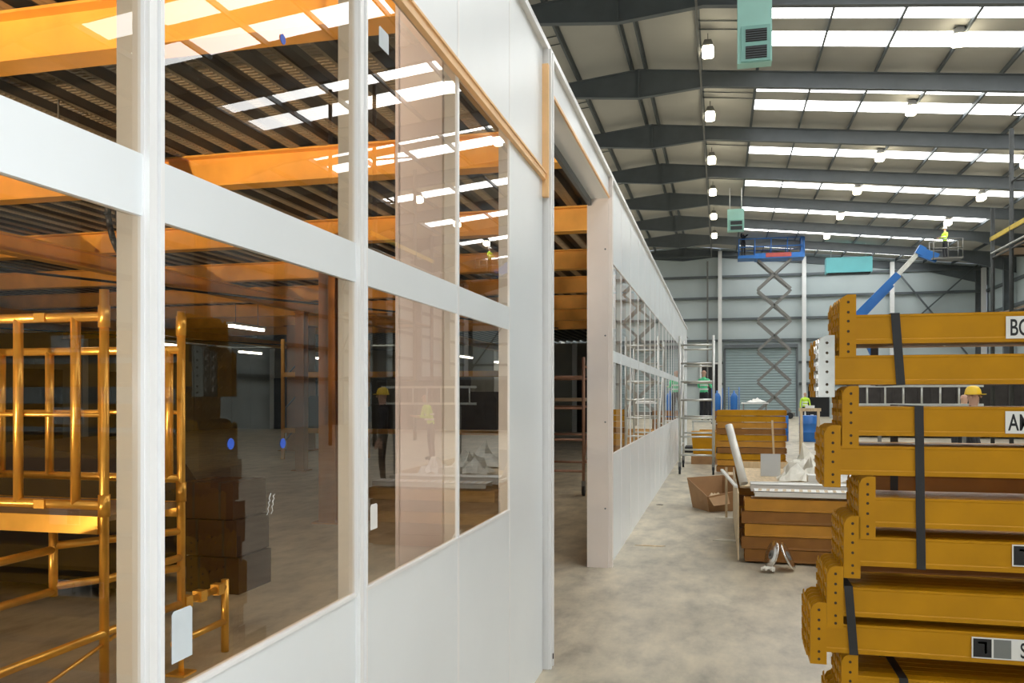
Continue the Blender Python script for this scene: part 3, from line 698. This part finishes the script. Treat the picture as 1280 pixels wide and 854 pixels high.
# ================================================================== SCAFFOLD TOWERS
def tower(name, loc, w, l, h, mt, label, rung=0.5, r=0.025, wheels=True, decks=(), brace=True, rz=0):
    t = empty(name, loc, label, 'scaffold', rz=rz)
    z0 = 0.24 if wheels else 0.0
    for x in (0, w):
        for y in (0, l):
            MB().tube((x, y, z0), (x, y, h), r, 10).build('upright', mt, t)
            if wheels:
                c = MB().tube((x-0.02, y, 0.08), (x+0.02, y, 0.08), 0.08, 14).build('castor', 'rubber', t)
                B(x-0.03, x+0.03, y-0.02, y+0.02, 0.09, z0).build('castor_fork', 'machine_grey', c)
    k = 0
    z = z0+0.15
    while z < h:
        for y in (0, l): MB().tube((0, y, z), (w, y, z), r*0.8, 8).build('rung', mt, t)
        z += rung
    for z in (z0+0.3, h-0.15):
        for x in (0, w): MB().tube((x, 0, z), (x, l, z), r*0.8, 8).build('ledger', mt, t)
    if brace:
        for x in (0, w): MB().tube((x, 0, z0+0.3), (x, l, min(h, z0+2.2)), r*0.7, 8).build('brace', mt, t)
    for z in decks: B(0.02, w-0.02, 0.02, l-0.02, z, z+0.05).build('deck_board', 'ply', t)
    return t
tower('mobile_scaffold_tower', (-0.79, 17.3, 0), 0.66, 1.7, 2.80, 'alu_tube', 'silver mobile scaffold tower on wheels at the far end of the partition', 0.37, decks=())
tower('mobile_scaffold_tower', (-3.3, 13.2, 0), 1.2, 1.8, 2.2, 'brown_rail', 'brownish scaffold tower inside seen through the doorway', 0.5, decks=(1.5,))
# --- gold-coloured tower behind the first panes (all coordinates relative to its foot)
GX, GY = -3.0, 3.6
t = empty('mobile_scaffold_tower', (GX, GY, 0), 'gold-coloured aluminium scaffold tower close behind the leftmost panes', 'scaffold')
def G(name, p, q, r, parent=None, mt='gold_tube'): return MB().tube(p, q, r, 14).build(name, mt, parent or t)
for x, y, z0, z1 in ((0, 0, 0.1, 2.13), (0, 0.62, 0.1, 2.08), (-1.45, 0, 0.1, 2.13), (-1.45, 0.62, 0.1, 2.08)):
    u = G('upright', (x, y, z0), (x, y, z1), 0.023)
    for z in (1.05, 2.0): MB().tube((x, y, z-0.06), (x, y, z+0.05), 0.029, 14).build('collar', 'gold_tube', u)
    MB().box(x-0.06, x+0.06, y-0.06, y+0.06, 0, 0.012).tube((x, y, 0.012), (x, y, 0.12), 0.016, 10).build('foot_plate', 'gold_tube', t)
for y, zt, zb, xs in ((0, 1.995, 1.045, (-0.17, -0.52, -0.87, -1.2)), (0.62, 1.86, 1.12, (-0.08, -0.53, -0.9, -1.25))):
    for z in (zt, zb): G('guard_rail', (0, y, z), (-1.45, y, z), 0.024)
    for x in xs: G('guard_baluster', (x, y, zb), (x, y, zt), 0.024)
    G('mid_rail', (0, y+0.03, 1.5), (-1.45, y+0.03, 1.5), 0.012)
for x in (-0.35, -1.05):
    for z in (1.995, 1.045):
        o = MB(); o.box(x-0.045, x+0.02, -0.034, -0.02, z-0.022, z+0.022); o.build('clamp', 'gold_tube', t)
d = B(-1.42, -0.03, 0.0, 0.62, 0.955, 0.985).build('deck_board', 'ply', t)
B(-1.42, -0.03, -0.012, 0.0, 0.90, 0.99).build('deck_edge', 'gold_tube', d); B(-1.42, -0.03, 0.62, 0.632, 0.90, 0.99).build('deck_edge', 'gold_tube', d)
for p, q in (((0, 0.0, 0.67), (0, 0.62, 0.67)), ((0, -0.9, 0.405), (0, 1.06, 0.405)), ((0, 0.55, 0.19), (0, 1.06, 0.19)), ((-0.35, -0.9, 0.80), (-0.35, 0.05, 0.80)), ((-0.35, -0.9, 0.585), (-0.35, 0.05, 0.585)), ((-1.45, 0, 0.67), (-1.45, 0.62, 0.67))):
    G('ledger', p, q, 0.021)
for z in (0.82, 0.61): G('transom_tube', (-0.35, 0.05, z), (0, 0.62, z), 0.021)
G('short_post', (-0.35, 0.05, 0.56), (-0.35, 0.05, 0.90), 0.022); G('short_post', (0, 1.06, 0.0), (0, 1.06, 0.45), 0.024)
G('brace', (0, -0.9, 0.15), (0, 0.3, 0.42), 0.010)
for y in (0.66, 0.80, 0.98):
    MB().box(-0.03, 0.03, y-0.03, y+0.03, 0.375, 0.44).build('coupler', 'gold_tube', t)
# --- tall dark scaffold on the right with a yellow guard rail
t = empty('access_scaffold', (8.5, 24.5, 0), 'tall dark access scaffold with yellow guard rail by the right wall', 'scaffold')
for x in (0, 1.5):
    for y in (0, 1.8, 3.6, 5.4):
        MB().tube((x, y, 0), (x, y, 11.3 if y < 3 else 9.6 if y < 5 else 7.6), 0.065, 8).build('upright', 'scaffold_dark', t)
for z in (2.1, 4.1, 6.0, 8.0, 10.0):
    for x in (0, 1.5): MB().tube((x, 0, z), (x, 5.4 if z < 7 else 3.6, z), 0.03, 8).build('ledger', 'scaffold_dark', t)
    for y in (0, 1.8, 3.6, 5.4):
        if z < 7 or y < 4: MB().tube((0, y, z+0.05), (1.5, y, z+0.05), 0.03, 8).build('transom_tube', 'scaffold_dark', t)
MB().bar((-0.03, -0.3, 6.62), (-0.03, 5.5, 6.62), 0.05, 0.13).build('guard_rail', 'yellow_rail', t)
MB().tube((-0.04, -0.3, 6.15), (-0.04, 5.4, 6.15), 0.03, 8).build('mid_rail', 'alu_tube', t)
for z in (4.15, 6.05): B(0.1, 1.4, 0, 5.4, z+0.03, z+0.07).build('deck_board', 'ply', t)
for z in (2.1, 4.1, 6.0): MB().tube((1.5, 0, z), (1.5, 1.8, z+2), 0.025, 8).build('brace', 'scaffold_dark', t)

# ================================================================== LIFTS
t = empty('scissor_lift', (3.55, 60, 0), 'blue scissor lift raised high before the roller shutter', 'lift')
B(-1.3, 1.35, -0.7, 0.7, 0.16, 0.42).build('chassis', 'machine_grey', t)
for x in (-0.95, 1.0):
    for y in (-0.8, 0.8): MB().tube((x, y-0.1, 0.22), (x, y+0.1, 0.22), 0.22, 18).build('wheel', 'rubber', t)
NS = 5; z0 = 0.42; hh = (10.85-z0)/NS
for k in range(NS):
    for y in (-0.55, 0.55):
        MB().bar((-1.05, y, z0+hh*k+0.05), (1.1, y, z0+hh*(k+1)-0.05), 0.10, 0.16).build('scissor_arm', 'machine_grey', t)
        MB().bar((1.1, y*0.82, z0+hh*k+0.05), (-1.05, y*0.82, z0+hh*(k+1)-0.05), 0.10, 0.16).build('scissor_arm', 'machine_grey', t)
    MB().tube((0.02, -0.6, z0+hh*(k+0.5)), (0.02, 0.6, z0+hh*(k+0.5)), 0.07, 10).build('pivot_pin', 'machine_grey', t)
    MB().tube((0.9, 0, z0+hh*k+0.2), (0.1, 0, z0+hh*(k+0.55)), 0.07, 10).build('ram', 'machine_grey', t)
p = B(-1.25, 1.95, -0.8, 0.8, 10.85, 11.2).build('platform', 'blue_machine', t)
B(-0.55, 1.1, -0.83, -0.8, 10.92, 11.2).build('banner', 'red_sign', p)
B(-2.35, -1.25, -0.75, 0.75, 10.9, 11.1).build('extension_deck', 'blue_machine', t)
for x in (-2.3, -1.25, -0.2, 0.85, 1.9):
    for y in (-0.77, 0.77): MB().tube((x, y, 11.1), (x, y, 12.2), 0.03, 8).build('rail_post', 'blue_machine', t)
for z in (11.65, 12.2):
    for y in (-0.77, 0.77): MB().tube((-2.3, y, z), (1.9, y, z), 0.03, 8).build('guard_rail', 'blue_machine', t)
    for x in (-2.3, 1.9): MB().tube((x, -0.77, z), (x, 0.77, z), 0.03, 8).build('guard_rail', 'blue_machine', t)
B(1.72, 1.98, -0.6, 0.6, 11.2, 12.65).build('control_box', 'blue_machine', t)

t = empty('boom_lift', (8.6, 52, 0), 'blue articulated boom lift reaching up to the eaves', 'lift')
B(-1.3, 1.5, -1.0, 1.0, 0.5, 1.05).build('chassis', 'blue_machine', t)
for x in (-0.9, 1.1):
    for y in (-1.1, 1.1): MB().tube((x, y-0.16, 0.45), (x, y+0.16, 0.45), 0.45, 18).build('wheel', 'rubber', t)
m = MB().prism([(-1.2, 1.1), (1.3, 1.1), (1.3, 1.75), (0.6, 2.1), (-1.0, 2.0), (-1.2, 1.6)], -0.8, 0.8); m.build('turret', 'blue_machine', t)
MB().bar((0.8, 0, 1.9), (-0.95, 0, 6.3), 0.32, 0.36).build('riser_boom', 'blue_machine', t)
MB().bar((-1.05, 0, 6.05), (1.3, 0, 8.5), 0.34, 0.40).build('lower_boom', 'blue_machine', t)
MB().bar((-0.55, 0, 6.2), (1.0, 0, 7.9), 0.26, 0.22).build('boom_ram', 'blue_machine', t)
MB().bar((1.2, 0, 8.4), (2.5, 0, 9.85), 0.22, 0.26).build('telescopic_boom', 'alu_tube', t)
MB().bar((2.4, 0, 9.75), (3.35, 0, 9.35), 0.30, 0.5).build('jib', 'blue_machine', t)
MB().bar((2.35, 0, 9.6), (2.6, 0, 10.05), 0.36, 0.4).build('jib_knuckle', 'blue_machine', t)
b = B(3.0, 4.6, -0.5, 0.5, 9.25, 9.33).build('basket_floor', 'machine_grey', t)
for x in (3.05, 3.8, 4.55):
    for y in (-0.48, 0.48): MB().tube((x, y, 9.3), (x, y, 10.35), 0.025, 8).build('basket_post', 'machine_grey', b)
for z in (9.85, 10.35):
    for y in (-0.48, 0.48): MB().tube((3.05, y, z), (4.55, y, z), 0.025, 8).build('basket_rail', 'machine_grey', b)

# ================================================================== PEOPLE
def person(loc, rz, label, vest='hivis', helmet='helmet_white', arms='down', trousers='cloth_dark', top=None, lean=0.0):
    """standing figure 1.75 m tall; faces local -Y"""
    J = {'pelvis': (0, 0, .96, .13, .10), 'waist': (0, -lean*.15, 1.10, .125, .09), 'chest': (0, -lean*.45, 1.32, .15, .11), 'neck': (0, -lean*.62, 1.49, .055, .055),
         'jaw': (0, -lean*.66-.015, 1.575, .062, .075), 'head': (0, -lean*.68, 1.66, .075, .09), 'crown': (0, -lean*.68+.005, 1.735, .055, .065)}
    E = [('pelvis','waist'),('waist','chest'),('chest','neck'),('neck','jaw'),('jaw','head'),('head','crown')]
    for s, n in ((-1, 'l'), (1, 'r')):
        J.update({n+'hip': (s*.095, 0, .88, .085, .085), n+'knee': (s*.11, -.02, .49, .06, .06), n+'ank': (s*.115, .02, .09, .042, .045), n+'toe': (s*.13, -.14, .04, .045, .035),
                  n+'sh': (s*.185, -lean*.55, 1.415, .062, .062)})
        E += [('pelvis', n+'hip'), (n+'hip', n+'knee'), (n+'knee', n+'ank'), (n+'ank', n+'toe'), ('chest', n+'sh')]
        if arms == 'down': el, wr, hd = (s*.25, .0-lean*.4, 1.13), (s*.26, -.06-lean*.4, .88), (s*.26, -.09-lean*.4, .80)
        elif arms == 'front': el, wr, hd = (s*.25, -.06-lean*.5, 1.15), (s*.16, -.30-lean*.5, 1.16), (s*.13, -.38-lean*.5, 1.18)
        else: el, wr, hd = (s*.27, -.16-lean*.4, 1.52), (s*.22, -.26-lean*.4, 1.78), (s*.21, -.28-lean*.4, 1.87)
        J.update({n+'el': el+(.045, .045), n+'wr': wr+(.03, .032), n+'pm': hd+(.022, .038)})
        E += [(n+'sh', n+'el'), (n+'el', n+'wr'), (n+'wr', n+'pm')]
    ks = list(J); me = bpy.data.meshes.new('skeleton')
    me.from_pydata([J[k][:3] for k in ks], [(ks.index(a), ks.index(b)) for a, b in E], [])
    o = bpy.data.objects.new('skeleton', me); COL.objects.link(o)
    md = o.modifiers.new('skin', 'SKIN')
    for i, k in enumerate(ks):
        sv = me.skin_vertices[0].data[i]; sv.radius = J[k][3:5]; sv.use_root = (k == 'pelvis')
    o.modifiers.new('sub', 'SUBSURF').levels = 2
    dg = bpy.context.evaluated_depsgraph_get(); dg.update()
    bme = bpy.data.meshes.new_from_object(o.evaluated_get(dg)); bpy.data.objects.remove(o)
    bm = bmesh.new(); bm.from_mesh(bme)
    # five fingers on each hand, nose and ears, joined into the body mesh
    x = MB()
    for n, s in (('l', -1), ('r', 1)):
        w, h = Vector(J[n+'wr'][:3]), Vector(J[n+'pm'][:3]); d = (h-w).normalized(); sd = Vector((0, 1, 0)) if abs(d.y) < .7 else Vector((1, 0, 0))
        for q, ln in zip((-.03, -.01, .01, .03), (.065, .08, .075, .06)):
            a = h + sd*q; b1 = a + d*ln*.55; c1 = b1 + d*ln*.4 - Vector((s*.018, 0, 0)); x.tube(a, b1, .009, 6, .0085); x.tube(b1, c1, .0085, 6, .006)
        a = w + d*.03 - sd*.03; x.tube(a, a + d*.05 - sd*.025, .010, 6, .008)
    hy = J['head'][1]
    x.tube((0, hy-.08, 1.665), (0, hy-.115, 1.635), .010, 6, .016)
    for s in (-1, 1): x.tube((s*.072, hy+.01, 1.645), (s*.088, hy+.015, 1.65), .022, 8, .026)
    xm = x.mesh('x'); bm.from_mesh(xm)
    mats = [MATS[trousers], MATS[top or vest], MATS['skin'], MATS['black']]
    bm.faces.ensure_lookup_table()
    for fc in bm.faces:
        c = fc.calc_center_median(); fc.smooth = True
        hand = any((c - Vector(J[n+'pm'][:3])).length < .13 for n in 'lr')
        fc.material_index = 2 if (hand or c.z > 1.50 and abs(c.x) < .13) else 3 if c.z < .10 else 0 if c.z < .98 and abs(c.x) < .22 else 1
    bm.to_mesh(bme); bm.free()
    for q in mats: bme.materials.append(q)
    t = empty('person', loc, label, 'person', rz=rz)
    obj('body', bme, None, t)
    if helmet:
        hl = MB().lathe([(.118, 1.675), (.112, 1.70), (.102, 1.75), (.075, 1.79), (.03, 1.806), (.0, 1.808)], 18, (0, hy, 0)).build('helmet', helmet, t)
        MB().prism([(-.10, hy-.06), (.10, hy-.06), (.07, hy-.17), (-.07, hy-.17)], 1.675, 1.687, 'z').build('peak', helmet, hl)
        hl.rotation_euler = (0, 0, 0)
    e = MB()
    for s in (-1, 1): e.lathe([(0, -.01), (.009, -.004), (.009, .004), (0, .01)], 8, (s*.03, hy-.082, 1.655))
    e.build('eyes', 'black', t)
    if vest and not top:
        for z in (1.06, 1.20):
            MB().lathe([(.0, 0), (.158, 0), (.160, .045), (.0, .045)], 20, (0, -lean*.3, z)).build('reflective_band', 'reflective', t).scale = (1, .78, 1)
    return t
person((1.55, 59.8, 11.1), 0.6, 'worker in dark clothes and white helmet on the scissor lift deck', None, 'helmet_white', 'up', top='cloth_dark')
person((12.35, 52.0, 9.33), -1.2, 'worker in lime vest and white helmet in the boom lift basket', 'hivis', 'helmet_white', 'front')
person((-0.54, 29.7, 0.72), 2.6, 'worker in green vest and dark trousers beyond the far scaffold tower', 'hivis_green', None, 'front')
person((4.42, 47.4, 0), 0.2, 'worker in lime vest standing before the dark opening of the far wall', 'hivis', None, 'down')
pp = person((3.5, 13.2, 0), 1.2, 'worker in yellow helmet glimpsed through the gap of the near stack', 'cloth_dark', 'helmet_yellow', 'down', top='cloth_dark')
pp.scale = (.96, .96, .96)
pp = person((4.85, 19.5, 0), 0.9, 'worker in lime vest glimpsed left of the yellow helmet through the gap', 'hivis', None, 'front', lean=0.25)
pp.scale = (.93, .93, .93)
person((-16.0, 33.0, 0), 0.4, 'worker in dark clothes with pale bands inside the enclosure', 'cloth_dark', None, 'front')
t = empty('step_podium', (-0.54, 29.8, 0), 'low grey podium step under the worker in the green vest', 'podium')
B(-0.4, 0.4, -0.35, 0.35, 0.66, 0.72).build('tread', 'alu_tube', t)
for x in (-.37, .37):
    for y in (-.32, .32): MB().tube((x, y, 0), (x, y, .66), .02, 8).build('leg', 'alu_tube', t)

# ================================================================== FAR CLUTTER
t = empty('timber_trestle', (2.05, 23.0, 0), 'pale timber trestle standing beyond the low stack', 'trestle')
for x in (0, .42):
    MB().bar((x, -.25, 0), (x, -.03, 1.18), .06, .05).build('leg', 'timber', t); MB().bar((x, .25, 0), (x, .03, 1.18), .06, .05).build('leg', 'timber', t)
B(-.06, .48, -.06, .06, 1.18, 1.26).build('top_rail', 'timber', t); B(0.1, .32, -.08, .08, 1.26, 1.33).build('cap_block', 'white_paint', t)
for k, (x, y, lb) in enumerate(((2.0, 30.5, 'left of the blue drums beyond the timber trestle'), (2.95, 30.5, 'right of the blue drums beyond the timber trestle'))):
    t = empty('blue_drum', (x, y, 0), lb, 'drum', 'blue drums')
    MB().lathe([(0, 0), (.29, 0), (.30, .02), (.30, .30), (.315, .32), (.30, .34), (.30, .60), (.315, .62), (.30, .64), (.30, .88), (.27, .9), (0, .9)], 20).build('shell', 'blue_machine', t)
    MB().lathe([(0, .9), (.05, .9), (.05, .93), (0, .93)], 10, (.12, 0, 0)).build('bung', 'label_white', t)
for k, (x, y, h, lb) in enumerate(((-0.15, 48.0, 2.0, 'left blue gas cylinder trolley before the roller shutter'), (0.75, 48.0, 2.05, 'right blue gas cylinder trolley before the roller shutter'))):
    t = empty('cylinder_trolley', (x, y, 0), lb, 'trolley', 'cylinder trolleys')
    MB().lathe([(0, .1), (.2, .1), (.2, 1.5), (.12, 1.68), (.05, 1.72), (.05, 1.85), (0, 1.85)], 16).build('cylinder', 'blue_machine', t)
    for s in (-1, 1): MB().tube((s*.28, .2, .1), (s*.28, .2, h), .025, 8).build('handle', 'blue_machine', t); MB().tube((s*.3-.03, .2, .13), (s*.3+.03, .2, .13), .13, 14).build('wheel', 'rubber', t)
    B(-.3, .3, -.2, .3, .06, .1).build('foot_plate', 'blue_machine', t)
for k in range(3):
    t = B(-0.6, 0.6, -0.5, 0.5, 0, 0.2).build('rack_crate', 'rack_brown', None, (0.3, 38.0, 0.30*k), label='brown crate in the stack before the gas cylinders, %s from its foot' % ordn[k], cat='crate', group='brown crates')
    t.data = MB().box(-.6, .6, -.5, -.46, .1, .3).box(-.6, .6, .46, .5, .1, .3).box(-.6, -.56, -.5, .5, .1, .3).box(.56, .6, -.5, .5, .1, .3).box(-.6, .6, -.5, .5, .08, .1).box(-.6, -.5, -.5, .5, 0, .08).box(.5, .6, -.5, .5, 0, .08).mesh('rack_crate'); t.data.materials.append(MATS['rack_brown'])
t = empty('trestle_table', (1.7, 44.0, 0), 'white topped trestle table before the roller shutter', 'table')
B(-.65, .65, -.4, .4, 1.16, 1.22).build('tabletop', 'white_paint', t)
for x in (-.55, .55):
    for y in (-.3, .3): MB().tube((x, y, 0), (x, y, 1.16), .025, 8).build('leg', 'machine_grey', t)
crumple((1.8, 44.0, 1.22), 0.9, .6, .25, 31, 'white sheet heaped on the far trestle table', 'label_white')
t = empty('white_cabinet', (8.0, 60.5, 0), 'pale blue-grey cabinet beside the dark opening of the far wall', 'cabinet')
B(-.7, .7, 0, .8, 0.0, 2.1).build('body', 'cladding', t); B(-.66, -.02, -.03, 0, .1, 2.05).build('door', 'cladding', t); B(.02, .66, -.03, 0, .1, 2.05).build('door', 'cladding', t)
t = empty('aluminium_ladder', (2.1, 14.0, 1.45), 'aluminium ladder lying level behind the near stack gap', 'ladder')
for z in (0.0, 0.29): B(0, 1.75, -.03, .03, z-.02, z+.02).build('stile', 'alu_tube', t)
for k in range(7): MB().tube((.12+.26*k, 0, 0), (.12+.26*k, 0, .29), .015, 8).build('rung', 'alu_tube', t)
for x in (.3, 1.5): MB().bar((x, 0, -1.45), (x, 0, -.02), .05, .05).build('support', 'machine_grey', t)
# generator behind the near stack
t = empty('dark_container', (8.2, 34.0, 0), 'dark storage container behind the near stack', 'container')
B(-3.2, 4.5, 0, 2.4, .12, 2.35).build('body', 'dark_sheet', t)
for k in range(18): B(-3.2+.43*k, -3.0+.43*k, -.04, 0, .2, 2.25).build('rib', 'dark_sheet', t)
B(-3.2, 4.5, -.03, .05, 2.25, 2.4).build('top_rail', 'steel_grey', t)
# --- inside the enclosure
t = empty('pallet_rack', (-10.6, 19.0, 0), 'orange pallet rack standing far inside the enclosure', 'rack')
for x in (0, 1.9, 3.8, 5.7):
    for y in (0, .9): B(x-.04, x+.04, y-.03, y+.03, 0, 3.0).build('upright', 'orange_steel', t)
    for z in (.4, 1.2, 2.0): MB().bar((x, 0, z), (x, .9, z+.5), .03, .03).build('lacing', 'machine_grey', t)
for x in (0, 1.9, 3.8):
    for z in (.66, 2.05):
        for y in (-.03, .93): B(x, x+1.9, y-.02, y+.02, z, z+.12).build('shelf_beam', 'orange_steel', t)
for k, (x, z, w, h, lb) in enumerate(((-10.0, .78, 1.1, .8, 'dark wrapped load on the left bay of the inside rack'), (-8.35, .78, 1.2, .6, 'dark wrapped load on the middle bay of the inside rack'), (-6.1, .78, 1.0, .9, 'dark wrapped load on the right bay of the inside rack'))):
    MB().prism([(0, 0), (w, 0), (w, h*.8), (w*.9, h), (w*.1, h), (0, h*.85)], 0, .8).build('wrapped_load', 'dark_sheet', None, (x, 19.05, z), label=lb, cat='load', group='loads on the inside rack')
t = empty('covered_machine', (-5.3, 6.1, 0), 'dark covered machine behind the gold-coloured scaffold tower', 'machine')
MB().prism([(-.8, .25), (.75, .25), (.8, .8), (.55, 1.12), (-.3, 1.22), (-.75, 1.0)], -.5, .5).build('cover', 'dark_sheet', t)
B(-.75, .7, -.45, .45, .08, .25).build('skid', 'rubber', t)
for k, (x, z, lb) in enumerate(((-3.98, 0, 'dark brown bundle lowest in the pile beside the gold tower'), (-4.0, .3, 'dark brown bundle in the middle of the pile beside the gold tower'), (-4.03, .6, 'dark brown bundle on top of the pile beside the gold tower'))):
    t = empty('brown_bundle', (x, 6.25, z), lb, 'bundle', 'bundles beside the gold tower')
    B(-.24, .24, -.25, .25, 0, .29).build('wrapped_pack', 'dark_brown', t)
    for q in (-.12, .12): MB().box(q-.01, q+.01, -.253, .253, -.0, .293).build('band', 'black_strap', t)
t = empty('cable_coil', (-2.35, 3.0, 2.35), 'black cable coil hanging beside the wide post', 'cable')
pts = [(0, .16*math.cos(a), .22*math.sin(a)) for a in [PI*.55 + i*PI*1.0/14 for i in range(15)]]
MB().path(pts, .012, 8).build('loop', 'cable', t); MB().path([(.03, p[1]*.9, p[2]*.93+.01) for p in pts], .010, 8).build('loop', 'cable', t)
MB().tube((0, .0, .2), (0, 0, 1.5), .008, 6).build('tail', 'cable', t)
for k, (x, y) in enumerate(((-12.0, 3.0), (-19, 14.0))):
    MB().path([(x, y, 3.3), (x+4, y+9, 3.25), (x+8, y+18, 3.3)], .02, 6).build('service_cable', 'cable', None, None, label=('black service cable under the deck nearer the glass' if k == 0 else 'black service cable under the deck further inside'), cat='cable', group='service cables')
# --- things stuck on the glass
def sticker(y, z, w, h, name, mt, label, x=WX-0.0035, cat='sticker'):
    m = MB().prism([(-w/2, 0), (w/2, 0), (w/2, h-.006), (w/2-.006, h), (-w/2+.006, h), (-w/2, h-.006)], 0, .0012, 'x')
    m.build(name, mt, None, (x, y, z), label=label, cat=cat)
sticker(1.414, 1.092, .062, .098, 'paper_sticker', 'sticker', 'blue-grey paper sticker low on the pane beside the wide post')
sticker(2.335, 1.20, .05, .075, 'paper_sticker', 'label_white', 'white paper sticker low on the pane behind the second post')
sticker(2.412, 2.66, .075, .062, 'paper_sticker', 'sticker', 'grey paper sticker high on the pane under the peach strip')
for k, (y, z, lb) in enumerate(((1.579, 1.497, 'left of two round blue spots on the lower pane'), (1.797, 1.486, 'right of two round blue spots on the lower pane'), (1.797, 2.441, 'round blue spot on the upper pane'))):
    MB().tube((0, 0, 0), (.0015, 0, 0), .012, 14).build('blue_spot', 'blue_tape', None, (WX-0.0035, y, z), label=lb, cat='sticker')
m = MB(); r = random.Random(3)
for y0 in (-.010, .008):
    pts = [(0, y0 - .004 + .0016*k + (.0035 if k % 2 else -.0025), -.022 + .0063*k + r.uniform(-.003, .003)) for k in range(8)]
    m.path(pts, .0007, 5)
m.build('chalk_scribble', 'label_white', None, (WX-0.003, 1.742, 1.35), label='white scribble marked on the lower pane', cat='marking')
